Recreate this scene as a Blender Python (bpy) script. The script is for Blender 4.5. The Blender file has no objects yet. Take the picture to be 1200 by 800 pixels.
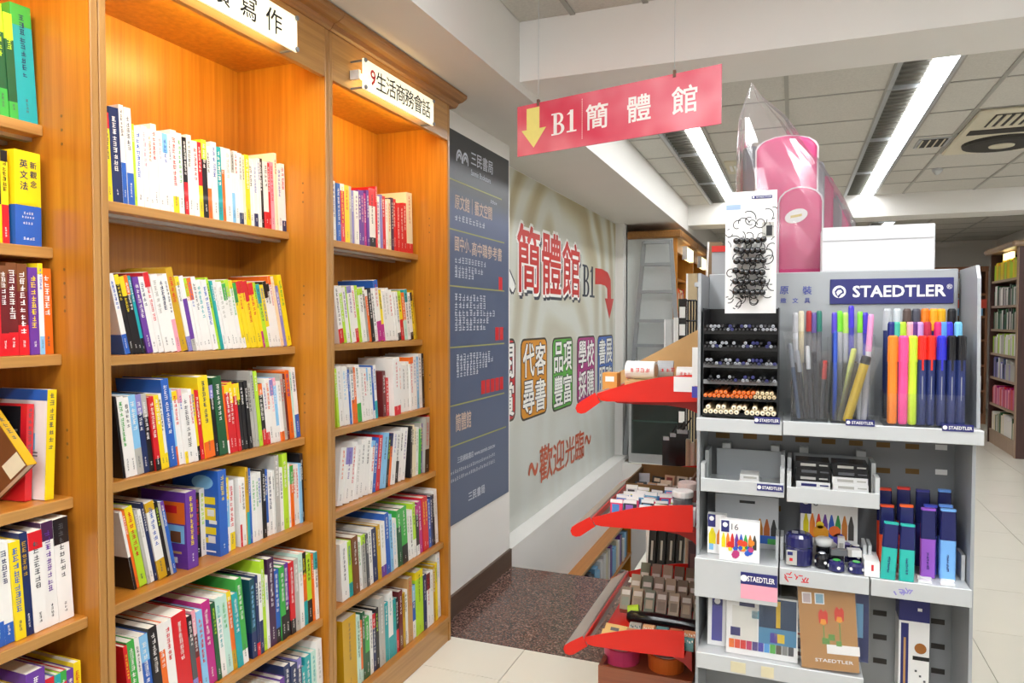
import bpy, math, random, re
from mathutils import Vector, Matrix

# ------------------------------------------------------------------ camera, world, exposure
sc = bpy.context.scene
COL = sc.collection
CAM_H = 1.4
FOC, PITCH, YAW = 842.0, math.radians(1.7), math.radians(21.4)
cam_d = bpy.data.cameras.new('camera')
cam_d.sensor_width = 36.0
cam_d.lens = 36.0 * FOC / 1200.0
cam_d.clip_start = 0.02
cam = bpy.data.objects.new('camera', cam_d)
COL.objects.link(cam)
cam.location = (0, 0, CAM_H)
cam.rotation_euler = (math.radians(90) - PITCH, 0, YAW)
cam_d.dof.use_dof = False
sc.camera = cam

world = bpy.data.worlds.new('world')
sc.world = world
world.use_nodes = True
bg = world.node_tree.nodes['Background']
bg.inputs[0].default_value = (0.93, 0.96, 1.0, 1)
bg.inputs[1].default_value = 0.35

LIGHT_L = 17.0          # radiance of the fluorescent diffusers
sc.view_settings.view_transform = 'Standard'
sc.view_settings.look = 'None'
sc.view_settings.exposure = 0.17
sc.view_settings.gamma = 1.0
sc.view_settings.use_curve_mapping = False

F_ = Vector((-math.sin(YAW) * math.cos(PITCH), math.cos(YAW) * math.cos(PITCH), -math.sin(PITCH)))
R_ = Vector((math.cos(YAW), math.sin(YAW), 0))
U_ = Vector((-math.sin(YAW) * math.sin(PITCH), math.cos(YAW) * math.sin(PITCH), math.cos(PITCH)))


def at(px, py, X=None, Y=None, Z=None):
    """point of the place measured on the 1200x800 photograph, at a known X, Y or Z"""
    d = F_ * FOC + R_ * (px - 600) + U_ * (400 - py)
    c = Vector((0, 0, CAM_H))
    s = (X - c.x) / d.x if X is not None else ((Y - c.y) / d.y if Y is not None else (Z - c.z) / d.z)
    return c + d * s


def rect(x0, y0, x1, y1, Y):
    """world x0, x1, z0, z1 of a photo rectangle on the plane Y"""
    a, b = at(x0, (y0 + y1) / 2, Y=Y), at(x1, (y0 + y1) / 2, Y=Y)
    t, l = at((x0 + x1) / 2, y0, Y=Y), at((x0 + x1) / 2, y1, Y=Y)
    return a.x, b.x, l.z, t.z


rng = random.Random(11)

# ------------------------------------------------------------------ materials
MATS = {}


def lin(c):
    if isinstance(c, str):
        c = tuple(int(c[i:i + 2], 16) / 255 for i in (0, 2, 4))
    return tuple((v / 12.92 if v <= .04045 else ((v + .055) / 1.055) ** 2.4) for v in c)


def mat(name, col, rough=.5, metal=0., spec=.5, emit=None, es=0., alpha=1., coat=0., noise=.06, nscale=40., bump=0., trans=0.):
    if name in MATS:
        return MATS[name]
    m = bpy.data.materials.new(name)
    m.use_nodes = True
    nt = m.node_tree
    b = nt.nodes['Principled BSDF']
    c = lin(col)
    b.inputs['Roughness'].default_value = rough
    b.inputs['Metallic'].default_value = metal
    b.inputs['Specular IOR Level'].default_value = spec
    b.inputs['Coat Weight'].default_value = coat
    b.inputs['Alpha'].default_value = alpha
    b.inputs['Transmission Weight'].default_value = trans
    b.inputs['Base Color'].default_value = (*c, 1)
    if emit is not None:
        b.inputs['Emission Color'].default_value = (*lin(emit), 1)
        b.inputs['Emission Strength'].default_value = es
    elif noise > 0:
        tc = nt.nodes.new('ShaderNodeTexCoord')
        n = nt.nodes.new('ShaderNodeTexNoise')
        n.inputs['Scale'].default_value = nscale
        n.inputs['Detail'].default_value = 3
        nt.links.new(tc.outputs['Object'], n.inputs['Vector'])
        r = nt.nodes.new('ShaderNodeMixRGB')
        r.inputs[1].default_value = (*[v * (1 - noise) for v in c], 1)
        r.inputs[2].default_value = (*[min(1, v * (1 + noise)) for v in c], 1)
        nt.links.new(n.outputs['Fac'], r.inputs[0])
        nt.links.new(r.outputs[0], b.inputs['Base Color'])
        if bump:
            bp = nt.nodes.new('ShaderNodeBump')
            bp.inputs['Strength'].default_value = bump
            bp.inputs['Distance'].default_value = .003
            nt.links.new(n.outputs['Fac'], bp.inputs['Height'])
            nt.links.new(bp.outputs[0], b.inputs['Normal'])
    MATS[name] = m
    return m


def wood(name, c0, c1, axis, rough=.35, coat=.2):
    """veneer whose grain runs along one axis"""
    if name in MATS:
        return MATS[name]
    m = bpy.data.materials.new(name)
    m.use_nodes = True
    nt = m.node_tree
    b = nt.nodes['Principled BSDF']
    b.inputs['Roughness'].default_value = rough
    b.inputs['Coat Weight'].default_value = coat
    b.inputs['Coat Roughness'].default_value = .25
    tc = nt.nodes.new('ShaderNodeTexCoord')
    mp = nt.nodes.new('ShaderNodeMapping')
    s = [38, 38, 38]
    s['xyz'.index(axis)] = 1.2
    mp.inputs['Scale'].default_value = s
    nt.links.new(tc.outputs['Object'], mp.inputs[0])
    n = nt.nodes.new('ShaderNodeTexNoise')
    n.inputs['Scale'].default_value = 1.6
    n.inputs['Detail'].default_value = 5
    n.inputs['Roughness'].default_value = .6
    nt.links.new(mp.outputs[0], n.inputs['Vector'])
    r = nt.nodes.new('ShaderNodeValToRGB')
    r.color_ramp.elements[0].position = .3
    r.color_ramp.elements[0].color = (*lin(c0), 1)
    r.color_ramp.elements[1].position = .72
    r.color_ramp.elements[1].color = (*lin(c1), 1)
    nt.links.new(n.outputs['Fac'], r.inputs[0])
    nt.links.new(r.outputs[0], b.inputs['Base Color'])
    MATS[name] = m
    return m


def ramp_mat(name, build, rough=.5, coat=0.):
    """material whose colour is made by build(nodes, links) -> colour socket"""
    if name in MATS:
        return MATS[name]
    m = bpy.data.materials.new(name)
    m.use_nodes = True
    nt = m.node_tree
    b = nt.nodes['Principled BSDF']
    b.inputs['Roughness'].default_value = rough
    b.inputs['Coat Weight'].default_value = coat
    nt.links.new(build(nt, b), b.inputs['Base Color'])
    MATS[name] = m
    return m


PAL = dict(wh=('f2f0ec', 'white'), cr=('efe6c6', 'cream'), gy=('b9b7b0', 'grey'), dk=('56585c', 'dark grey'), bk=('1c1b1f', 'black'),
           re=('d8202a', 'red'), mr=('6e2326', 'maroon'), or_=('f0701e', 'orange'), ye=('f5d91e', 'yellow'), go=('cfa31c', 'golden yellow'),
           li=('b9e234', 'lime green'), gr=('3fae49', 'green'), dg=('1d5a37', 'dark green'), te=('1fa7ad', 'teal'), dt=('1c4f5c', 'dark teal'),
           mi=('c4e6da', 'pale mint'), sb=('8ac6ee', 'sky blue'), bl=('2b62bd', 'blue'), na=('20305f', 'navy blue'), pu=('6a3a9c', 'purple'),
           dp=('46244a', 'dark purple'), vi=('8d86c9', 'lilac'), ma=('c02a86', 'magenta'), pi=('f0a3b4', 'pink'), br=('7a4a2a', 'brown'),
           ta=('c79a62', 'tan'), pe=('f7d9b0', 'pale orange'))
PAL['or'] = PAL.pop('or_')


def P(code, rough=.32):
    return mat('paper_' + PAL[code][1].replace(' ', '_'), PAL[code][0], rough=rough, coat=.15, noise=.03, nscale=60)


M_wall = mat('painted_plaster_white', 'eceae6', .7, noise=.03, nscale=3)
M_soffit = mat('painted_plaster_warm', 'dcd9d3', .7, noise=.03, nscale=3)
M_page = mat('page_edges', 'e9e4d6', .8, noise=.1, nscale=300)
M_metal = mat('grey_painted_metal', 'a6aaad', .42, metal=.25, noise=.04, nscale=20)
M_metal_l = mat('light_grey_metal', 'c3c6c7', .4, metal=.15, noise=.04, nscale=20)
M_metal_d = mat('dark_grey_metal', '85878a', .5, metal=.2, noise=.06, nscale=20)
M_alu = mat('brushed_aluminium', 'c2c5c7', .35, metal=.7)
M_steel = mat('dark_steel', '3c3d40', .45, metal=.6)
M_black = mat('black_plastic', '15151a', .25, noise=.02)
M_red = mat('red_painted_metal', 'dc1e0c', .38, noise=.03, nscale=8)
M_card = mat('corrugated_cardboard', 'cda873', .85, noise=.08, nscale=30)
M_cardd = mat('brown_cardboard', '7d5d38', .85, noise=.08, nscale=30)
M_blue = mat('staedtler_navy', '2a2c6e', .35, noise=.02)
M_white = mat('white_print', 'f5f4f2', .45, noise=.02)
M_whitep = mat('white_plastic', 'ececea', .35, noise=.02)


def clear(name, base, k, rough, tint='ffffff', haze=0.):
    """thin clear plastic: see-through with a glossy sheen that grows at grazing angles"""
    m = bpy.data.materials.new(name)
    m.use_nodes = True
    nt = m.node_tree
    nt.nodes.remove(nt.nodes['Principled BSDF'])
    out = nt.nodes['Material Output']
    tr = nt.nodes.new('ShaderNodeBsdfTransparent'); tr.inputs[0].default_value = (*lin(tint), 1)
    gl = nt.nodes.new('ShaderNodeBsdfGlossy'); gl.inputs['Roughness'].default_value = rough
    lw = nt.nodes.new('ShaderNodeLayerWeight'); lw.inputs[0].default_value = .35
    ma = nt.nodes.new('ShaderNodeMath'); ma.operation = 'MULTIPLY_ADD'
    ma.inputs[1].default_value = k; ma.inputs[2].default_value = base
    nt.links.new(lw.outputs['Fresnel'], ma.inputs[0])
    mx = nt.nodes.new('ShaderNodeMixShader')
    nt.links.new(ma.outputs[0], mx.inputs[0]); nt.links.new(tr.outputs[0], mx.inputs[1]); nt.links.new(gl.outputs[0], mx.inputs[2])
    res = mx.outputs[0]
    if haze:
        df = nt.nodes.new('ShaderNodeBsdfDiffuse'); df.inputs[0].default_value = (.85, .84, .86, 1)
        m2 = nt.nodes.new('ShaderNodeMixShader'); m2.inputs[0].default_value = haze
        nt.links.new(res, m2.inputs[1]); nt.links.new(df.outputs[0], m2.inputs[2]); res = m2.outputs[0]
    nt.links.new(res, out.inputs[0])
    MATS[name] = m
    return m


M_clear = clear('clear_acrylic', .02, .4, .05, 'fcfdfe')
M_film = clear('clear_plastic_film', .03, .45, .14, 'ffffff', haze=.03)
M_ink = mat('black_ink', '1a1a1c', .5, noise=.02)
M_inkg = mat('grey_ink', '77787c', .5, noise=.02)
WV = wood('orange_veneer_vertical', 'ab6a1b', 'cb872a', 'z')
WH = wood('tan_edge_along_shelf', 'a9793f', 'c79655', 'y')
WE = wood('tan_edge_vertical', 'a0713b', 'bd8c4e', 'z')
WS = wood('shelf_top_veneer', 'ad6b22', 'c5812e', 'y')
WD = wood('brown_cornice_wood', '8a5a26', 'a87338', 'y')
WK = wood('dark_walnut', '3b2220', '502d28', 'z')

# ------------------------------------------------------------------ mesh helpers
ORG = {}


class MB:
    def __init__(self):
        self.v, self.f, self.m = [], [], []

    def add(self, vs, fs, mi=0):
        o = len(self.v)
        self.v += [Vector(v) for v in vs]
        for f in fs:
            self.f.append(tuple(i + o for i in f))
            self.m.append(mi)
        return self

    def box(self, x0, x1, y0, y1, z0, z1, mi=0):
        if x0 > x1: x0, x1 = x1, x0
        if y0 > y1: y0, y1 = y1, y0
        if z0 > z1: z0, z1 = z1, z0
        vs = [(x, y, z) for z in (z0, z1) for (x, y) in ((x0, y0), (x1, y0), (x1, y1), (x0, y1))]
        return self.add(vs, [(0, 3, 2, 1), (4, 5, 6, 7), (0, 1, 5, 4), (1, 2, 6, 5), (2, 3, 7, 6), (3, 0, 4, 7)], mi)

    def quad(self, a, b, c, d, mi=0):
        return self.add([a, b, c, d], [(0, 1, 2, 3)], mi)

    def prism(self, poly, o, u, v, n, d, mi=0):
        """polygon (list of 2d) in plane o,u,v, thickness d along -n (front face on the plane)"""
        o, u, v, n = Vector(o), Vector(u), Vector(v), Vector(n)
        k = len(poly)
        vs = [o + u * p[0] + v * p[1] for p in poly] + [o + u * p[0] + v * p[1] - n * d for p in poly]
        fs = [tuple(range(k)), tuple(range(2 * k - 1, k - 1, -1))]
        fs += [(i, i + k, (i + 1) % k + k, (i + 1) % k) for i in range(k)]
        return self.add(vs, fs, mi)

    def cyl(self, a, b, r0, r1=None, n=10, mi=0, caps=True):
        a, b = Vector(a), Vector(b)
        r1 = r0 if r1 is None else r1
        w = (b - a).normalized()
        t = Vector((0, 0, 1)) if abs(w.z) < .9 else Vector((1, 0, 0))
        e1 = w.cross(t).normalized()
        e2 = w.cross(e1)
        vs = []
        for (c, r) in ((a, r0), (b, r1)):
            for i in range(n):
                q = 2 * math.pi * i / n
                vs.append(c + e1 * (r * math.cos(q)) + e2 * (r * math.sin(q)))
        fs = [(i, (i + 1) % n, (i + 1) % n + n, i + n) for i in range(n)]
        if caps:
            fs += [tuple(range(n - 1, -1, -1)), tuple(range(n, 2 * n))]
        return self.add(vs, fs, mi)

    def chain(self, pts, rs, n=10, mi=0):
        """lathe along a path of points with a radius each"""
        pts = [Vector(p) for p in pts]
        w = (pts[-1] - pts[0]).normalized()
        t = Vector((0, 0, 1)) if abs(w.z) < .9 else Vector((1, 0, 0))
        e1 = w.cross(t).normalized()
        e2 = w.cross(e1)
        vs, fs = [], []
        for c, r in zip(pts, rs):
            for i in range(n):
                q = 2 * math.pi * i / n
                vs.append(c + e1 * (r * math.cos(q)) + e2 * (r * math.sin(q)))
        for k in range(len(pts) - 1):
            fs += [(k * n + i, k * n + (i + 1) % n, (k + 1) * n + (i + 1) % n, (k + 1) * n + i) for i in range(n)]
        fs += [tuple(range(n - 1, -1, -1)), tuple(range((len(pts) - 1) * n, len(pts) * n))]
        return self.add(vs, fs, mi)

    def tf(self, M, start=0):
        for i in range(start, len(self.v)):
            self.v[i] = M @ self.v[i]
        return self

    def text(self, body, size, o, u, v, bold=0., width=None, mi=0, center=True, shear=0.):
        vs, fs, (x0, x1, y0, y1) = text_raw(body, 0)
        o, u, v = Vector(o), Vector(u), Vector(v)
        sx = sy = size
        if bold:
            k = 8 if bold > .03 else 4
            nn = u.cross(v) * 7e-5
            for j in range(k):
                a = 2 * math.pi * (j + .5) / k
                self.text(body, size, o + u * (bold * size * math.cos(a)) + v * (bold * size * math.sin(a)) + nn * j, u, v, 0., width, mi, center, shear)
            o = o + nn * k
        if width:
            sx = width / (x1 - x0)
        cx = (x0 + x1) / 2 if center else x0
        cy = (y0 + y1) / 2 if center else y0
        return self.add([o + u * ((p[0] - cx) * sx + shear * (p[1] - cy) * sy) + v * ((p[1] - cy) * sy) for p in vs], fs, mi)

    def glyphs(self, o, u, v, n, size, r, gap=1.15, mi=0):
        """n illegible character-like marks running along u"""
        o, u, v = Vector(o), Vector(u), Vector(v)
        nn = u.cross(v)
        for k in range(n):
            c = o + u * (k * size * gap)
            s = size
            w = s * .13
            for j in range(r.choice((2, 3))):
                y = s * (.1 + .38 * j + r.uniform(-.04, .04))
                a, b = s * r.uniform(0, .2), s * r.uniform(.7, .95)
                self.quad(c + u * a + v * y, c + u * b + v * y, c + u * b + v * (y + w), c + u * a + v * (y + w), mi)
            for j in range(r.choice((1, 2))):
                x = s * r.uniform(.15, .75)
                a, b = s * r.uniform(0, .2), s * r.uniform(.75, 1)
                c = c + nn * 6e-5
                self.quad(c + u * x + v * a, c + u * (x + w) + v * a, c + u * (x + w) + v * b, c + u * x + v * b, mi)
        return self

    def build(self, name, mats, parent=None, local=False, smooth=False, bevel=0., seg=1):
        if parent is not None and not local:
            off = ORG[parent.name]
        elif parent is None and not local:
            xs = [p.x for p in self.v]; ys = [p.y for p in self.v]; zs = [p.z for p in self.v]
            off = Vector(((min(xs) + max(xs)) / 2, (min(ys) + max(ys)) / 2, min(zs)))
        else:
            off = Vector((0, 0, 0))
        me = bpy.data.meshes.new(name)
        me.from_pydata([tuple(p - off) for p in self.v], [], self.f)
        for mm in (mats if isinstance(mats, (list, tuple)) else [mats]):
            me.materials.append(mm)
        if any(self.m):
            me.polygons.foreach_set('material_index', self.m)
        if smooth:
            me.polygons.foreach_set('use_smooth', [True] * len(me.polygons))
        me.update()
        o = bpy.data.objects.new(name, me)
        COL.objects.link(o)
        if parent is not None:
            o.parent = parent
            ORG[o.name] = ORG.get(parent.name, Vector((0, 0, 0)))
        else:
            o.location = off
            ORG[o.name] = off.copy()
        if bevel:
            b = o.modifiers.new('bevel', 'BEVEL')
            b.width = bevel
            b.segments = seg
            b.limit_method = 'ANGLE'
        return o


TXT = {}


def text_raw(body, bold):
    key = (body, bold)
    if key not in TXT:
        cu = bpy.data.curves.new('glyph_source', 'FONT')
        cu.body = body
        cu.size = 1.0
        cu.resolution_u = 2
        cu.offset = bold
        ob = bpy.data.objects.new('glyph_source', cu)
        COL.objects.link(ob)
        dg = bpy.context.evaluated_depsgraph_get()
        me = bpy.data.meshes.new_from_object(ob.evaluated_get(dg))
        vs = [tuple(p.co) for p in me.vertices]
        fs = [tuple(p.vertices) for p in me.polygons]
        bpy.data.objects.remove(ob)
        bpy.data.meshes.remove(me)
        bpy.data.curves.remove(cu)
        xs = [p[0] for p in vs] or [0, 1]
        ys = [p[1] for p in vs] or [0, 1]
        TXT[key] = (vs, fs, (min(xs), max(xs), min(ys), max(ys)))
    return TXT[key]


def serif_b1(b, oB, o1, u, v, h, kx=1.):
    """bold roman B and 1 built from stems, bars and bowls; origins at the lower left of each"""
    n = u.cross(v)
    def bar(o, x0, x1, y0, y1, k):
        p = o + n * (k * 8e-5)
        b.quad(p + u * x0 * h * kx + v * y0 * h, p + u * x1 * h * kx + v * y0 * h, p + u * x1 * h * kx + v * y1 * h, p + u * x0 * h * kx + v * y1 * h)
    bar(oB, .12, .30, 0, 1, 0)
    bar(oB, 0, .38, .93, 1, 1); bar(oB, 0, .38, 0, .07, 2); bar(oB, .28, .38, .465, .535, 3)
    for (cy, bo, ao, bi, ai) in ((.75, .25, .27, .18, .12), (.265, .265, .33, .195, .16)):
        p = oB + n * 4e-4
        for k in range(10):
            q = []
            for (aa, bb, t) in ((ao, bo, k), (ao, bo, k + 1), (ai, bi, k + 1), (ai, bi, k)):
                th = math.pi / 2 - math.pi * t / 10
                q.append(p + u * (.38 + aa * math.cos(th)) * h * kx + v * (cy + bb * math.sin(th)) * h)
            b.quad(*q[::-1])
    bar(o1, .17, .35, 0, 1, 0); bar(o1, 0, .52, 0, .07, 1)
    p = o1 + n * 2e-4
    b.quad(p + u * 0 * h + v * .80 * h, p + u * .2 * h * kx + v * .82 * h, p + u * .35 * h * kx + v * h, p + u * .25 * h * kx + v * h)


def tag(o, label=None, cat=None, group=None, kind=None):
    if label: o['label'] = label
    if cat: o['category'] = cat
    if group: o['group'] = group
    if kind: o['kind'] = kind
    return o


def thing(name, label, cat, loc, rot=(0, 0, 0), group=None):
    o = bpy.data.objects.new(name, None)
    o.empty_display_size = .02
    COL.objects.link(o)
    o.location = loc
    o.rotation_euler = rot
    ORG[o.name] = Vector(loc)
    return tag(o, label, cat, group)


def struct(o, label=None):
    return tag(o, label, kind='structure')


def part(parent, name, m, *boxes, bevel=0., **k):
    b = MB()
    for q in boxes:
        b.box(*q)
    return b.build(name, m, parent, bevel=bevel, **k)


UX, UY, UZ = Vector((1, 0, 0)), Vector((0, 1, 0)), Vector((0, 0, 1))
NY = Vector((0, -1, 0))
ORD = ['', 'first', 'second', 'third', 'fourth', 'fifth', 'sixth', 'seventh', 'eighth', 'ninth', 'tenth', 'eleventh', 'twelfth', 'thirteenth',
       'fourteenth', 'fifteenth', 'sixteenth', 'seventeenth', 'eighteenth', 'nineteenth', 'twentieth'] 
TENS = {20: 'twenty', 30: 'thirty', 40: 'forty'}


def ordinal(n):
    if n < len(ORD): return ORD[n]
    t, r = n // 10 * 10, n % 10
    return TENS[t] + '-' + ORD[r] if r else {30: 'thirtieth', 40: 'fortieth'}[t]


# ------------------------------------------------------------------ room shell
CEIL = 2.66
PIER_X, MURAL_X, STAIR_X = -1.49, -1.68, -1.555
GY0, GY1 = 2.83, 3.765      # granite landing
GX1 = -0.28
SW_X1, SW_Y1 = -0.82, 6.95  # stairwell opening
floor_mat = mat('cream_polished_tile', 'eeeadd', .17, noise=.05, nscale=2, spec=.6)
grout = mat('tile_grout', '8d877b', .8)
b = MB()
b.box(-1.5, 3.4, -4, GY0, -.12, -.006)
b.box(GX1, 3.4, GY0, GY1, -.12, -.006)
b.box(SW_X1 + .1, 3.4, GY1, 13.4, -.12, -.006)
b.box(-1.8, SW_X1 + .1, SW_Y1 + .1, 13.4, -.12, -.006)
floor = struct(b.build('floor', grout), 'polished cream tiled shop floor')
tile_me = None
xs0 = [-1.05 + .6 * i for i in range(-1, 7)]
ys0 = [2.55 + .6 * i for i in range(-3, 18)]


def cut(rects, hole):
    """rectangles with a rectangular hole taken out"""
    out = []
    hx0, hx1, hy0, hy1 = hole
    for (x0, x1, y0, y1) in rects:
        if x1 <= hx0 or x0 >= hx1 or y1 <= hy0 or y0 >= hy1:
            out.append((x0, x1, y0, y1)); continue
        if y0 < hy0: out.append((x0, x1, y0, hy0))
        if y1 > hy1: out.append((x0, x1, hy1, y1))
        ya, yb = max(y0, hy0), min(y1, hy1)
        if x1 > hx1: out.append((hx1, x1, ya, yb))
        if x0 < hx0: out.append((x0, hx0, ya, yb))
    return out


for X in xs0:
    for Y in ys0:
        x0, x1, y0, y1 = max(X + .0015, -1.49), X + .5985, Y + .0015, Y + .5985
        pieces = cut(cut([(x0, x1, y0, y1)], (-2, GX1 + .002, GY0 - .002, GY1)), (-2, SW_X1 + .002, GY1 - .01, SW_Y1 + .002))
        if len(pieces) == 1 and pieces[0] == (x0, x1, y0, y1) and x1 - x0 > .59:
            if tile_me is None:
                t0 = part(floor, 'floor_tile', floor_mat, (x0, x1, y0, y1, -.008, 0))
                tile_me, TX, TY = t0.data, x0, y0
            else:
                o = bpy.data.objects.new('floor_tile', tile_me)
                COL.objects.link(o)
                o.parent = floor
                o.location = (x0 - TX, y0 - TY, 0)
        else:
            for q in pieces:
                if q[1] - q[0] > .02 and q[3] - q[2] > .02:
                    part(floor, 'floor_tile', floor_mat, (*q, -.008, 0))


def granite(nt, bsdf):
    tc = nt.nodes.new('ShaderNodeTexCoord')
    v = nt.nodes.new('ShaderNodeTexVoronoi')
    v.inputs['Scale'].default_value = 170
    nt.links.new(tc.outputs['Object'], v.inputs['Vector'])
    r = nt.nodes.new('ShaderNodeValToRGB')
    sep = nt.nodes.new('ShaderNodeSeparateColor')
    nt.links.new(v.outputs['Color'], sep.inputs[0])
    e = r.color_ramp.elements
    e[0].position = 0; e[0].color = (*lin('2f211d'), 1)
    e[1].position = 1; e[1].color = (*lin('9c7a6d'), 1)
    for p, c in ((.3, '513a33'), (.6, '6b4c42'), (.82, '7b5e54')):
        k = e.new(p); k.color = (*lin(c), 1)
    nt.links.new(sep.outputs[0], r.inputs[0])
    return r.outputs[0]


M_gran = ramp_mat('brown_speckled_granite', granite, .14)
b = MB(); b.box(PIER_X - .05, GX1, GY0, GY1, -.05, .001)
o = b.build('floor_granite_landing', M_gran); struct(o, 'brown speckled granite landing slab at the head of the stairs')
# stairs going down
for i in range(8):
    z = -.17 * (i + 1)
    b = MB(); b.box(STAIR_X, SW_X1, GY1 + .27 * i - .02, GY1 + .27 * (i + 1), z - .17, z)
    struct(b.build('stair_step', M_gran), 'brown granite stair tread going down')
b = MB(); b.box(STAIR_X - .2, SW_X1 + .1, GY1, 8.2, -1.75, -1.65)
struct(b.build('floor_basement', floor_mat), 'basement floor at the foot of the stairs')
b = MB(); b.box(SW_X1, SW_X1 + .1, GY1, SW_Y1 + .1, -1.65, -.009)
struct(b.build('wall_stair_right', M_wall), 'white wall on the inner side of the stairwell')
b = MB(); b.box(STAIR_X, SW_X1, SW_Y1, SW_Y1 + .1, -1.65, -.009)
struct(b.build('wall_stair_end', M_wall), 'white wall at the end of the stairwell')
# walls
b = MB(); b.box(-1.95, -1.752, -4, 2.83, 0, CEIL)
struct(b.build('wall_left', M_wall), 'white wall behind the wooden bookcases')
b = MB(); b.box(-1.95, PIER_X, 2.806, 3.765, 0, 2.372)
struct(b.build('wall_pier', M_wall), 'white wall pier carrying the blue floor guide board')
b = MB(); b.box(-1.95, STAIR_X, GY1, 7.22, -1.65, .035)
struct(b.build('wall_stair_left', M_wall), 'white stairwell wall with a ledge below the mural')
b = MB(); b.box(-1.95, MURAL_X, 3.765, 7.15, .035, 2.372)
struct(b.build('wall_mural', M_wall), 'wall behind the printed mural')
b = MB(); b.box(-1.95, -1.60, 7.15, 7.29, 0, 2.372)
struct(b.build('wall_pilaster', M_wall), 'white pilaster at the far end of the mural')
b = MB(); b.box(-1.95, -1.75, 7.29, 13.4, 0, CEIL)
struct(b.build('wall_left_far', M_wall), 'white wall behind the far bookcases')
b = MB(); b.box(-1.95, 3.4, 13.3, 13.45, 0, CEIL)
struct(b.build('wall_back', M_wall), 'white far end wall of the shop')
b = MB(); b.box(2.95, 3.4, -4, 13.3, 0, CEIL)
struct(b.build('wall_right', M_wall), 'white right wall of the shop')
b = MB(); b.box(-1.95, 3.4, -4.1, -4, 0, CEIL)
struct(b.build('wall_front', M_wall), 'white wall at the near end of the shop')
b = MB(); b.box(1.62, 1.95, 13.05, 13.3, 0, CEIL)
struct(b.build('wall_column', M_wall), 'white column against the far end wall')
M_base = wood('dark_brown_skirting', '4a3527', '5d4433', 'y', .4)
b = MB(); b.box(PIER_X, PIER_X + .014, 2.806, 3.762, .001, .105)
struct(b.build('baseboard_pier', M_base), 'dark brown skirting board at the foot of the pier')

# ceiling
M_tile = mat('mineral_ceiling_tile', 'cbc8c0', .9, noise=.16, nscale=90, bump=.4)
M_bar = mat('ceiling_grid_bar', 'a8a69f', .5, metal=.3)
b = MB(); b.box(-1.95, 3.4, -4, 13.4, CEIL + .03, CEIL + .15)
ceiling = struct(b.build('ceiling', mat('ceiling_void', '55534f', .9)), 'suspended tile ceiling')
SOF_X, SOF_Z = -1.094, 2.372
b = MB(); b.box(-1.95, SOF_X, -4, 13.3, SOF_Z, CEIL + .03)
struct(b.build('ceiling_soffit', M_soffit), 'long white soffit along the left wall')
b = MB(); b.box(SOF_X, 2.95, 2.88, 3.21, 2.41, CEIL + .03)
struct(b.build('ceiling_beam_near', M_wall), 'white ceiling beam crossing the aisle near the hanging sign')
b = MB(); b.box(SOF_X, 2.95, 8.1, 8.5, 2.44, CEIL + .03)
struct(b.build('ceiling_beam_far', M_wall), 'white ceiling beam crossing the far end of the lights')
cols = [(SOF_X, -.86), (-.56, -.05), (-.05, .46), (.745, 1.0), (1.0, 1.6), (1.6, 2.2), (2.2, 2.95)]
fix_cols = [(-.86, -.56), (.46, .745)]
spans = [(.48, 2.88), (3.21, 8.1), (8.5, 13.3)]
FIX = []
tcache = {}
for (ya, yb) in spans:
    n = max(1, round((yb - ya) / .6))
    st = (yb - ya) / n
    for i in range(n):
        for ci, (xa, xb) in enumerate(cols):
            if ya > 8 and ci in (0, 1): pass
            w, d = xb - xa - .004, st - .004
            key = (round(w, 4), round(d, 4))
            if key in tcache:
                me, (ox, oy) = tcache[key]
                o = bpy.data.objects.new('ceiling_tile', me)
                COL.objects.link(o); o.parent = ceiling
                o.location = (xa - ox, ya + i * st - oy, 0)
            else:
                o = part(ceiling, 'ceiling_tile', M_tile, (xa + .002, xb - .002, ya + i * st + .002, ya + (i + 1) * st - .002, CEIL, CEIL + .02))
                tcache[key] = (o.data, (xa, ya + i * st))
    if ya < 1:                                     # plain tiles in the fixture columns by the near beam
        for xa, xb in fix_cols:
            part(ceiling, 'ceiling_tile', M_tile, (xa + .002, xb - .002, 1.7, 2.88, CEIL, CEIL + .02))
    for x in sorted({q for c in cols for q in c} | {q for c in fix_cols for q in c}):
        if x > 2.9 or x < -1.08: continue
        part(ceiling, 'ceiling_bar', M_bar, (x - .011, x + .011, ya, yb, CEIL - .006, CEIL + .004))
    for i in range(1, n):
        part(ceiling, 'ceiling_bar', M_bar, (-1.09, -.86, ya + i * st - .008, ya + i * st + .008, CEIL - .004, CEIL + .004),
             (-.56, .46, ya + i * st - .008, ya + i * st + .008, CEIL - .004, CEIL + .004),
             (.745, 2.95, ya + i * st - .008, ya + i * st + .008, CEIL - .004, CEIL + .004))
part(ceiling, 'ceiling_panel', M_tile, (SOF_X, 2.95, -4, .48, CEIL, CEIL + .02))

M_emit = mat('lit_fluorescent_diffuser', 'ffffff', .5, emit=(.98, .99, 1.0), es=LIGHT_L)
M_louv = mat('unlit_louvre', '77756d', .45, metal=.4)


M_emit_n = mat('lit_deep_diffuser', 'ffffff', .5, emit=(.98, .99, 1.0), es=LIGHT_L * 1.24)  # unseen near fixtures: deeper, brighter boxes added to light the soffit face


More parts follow.
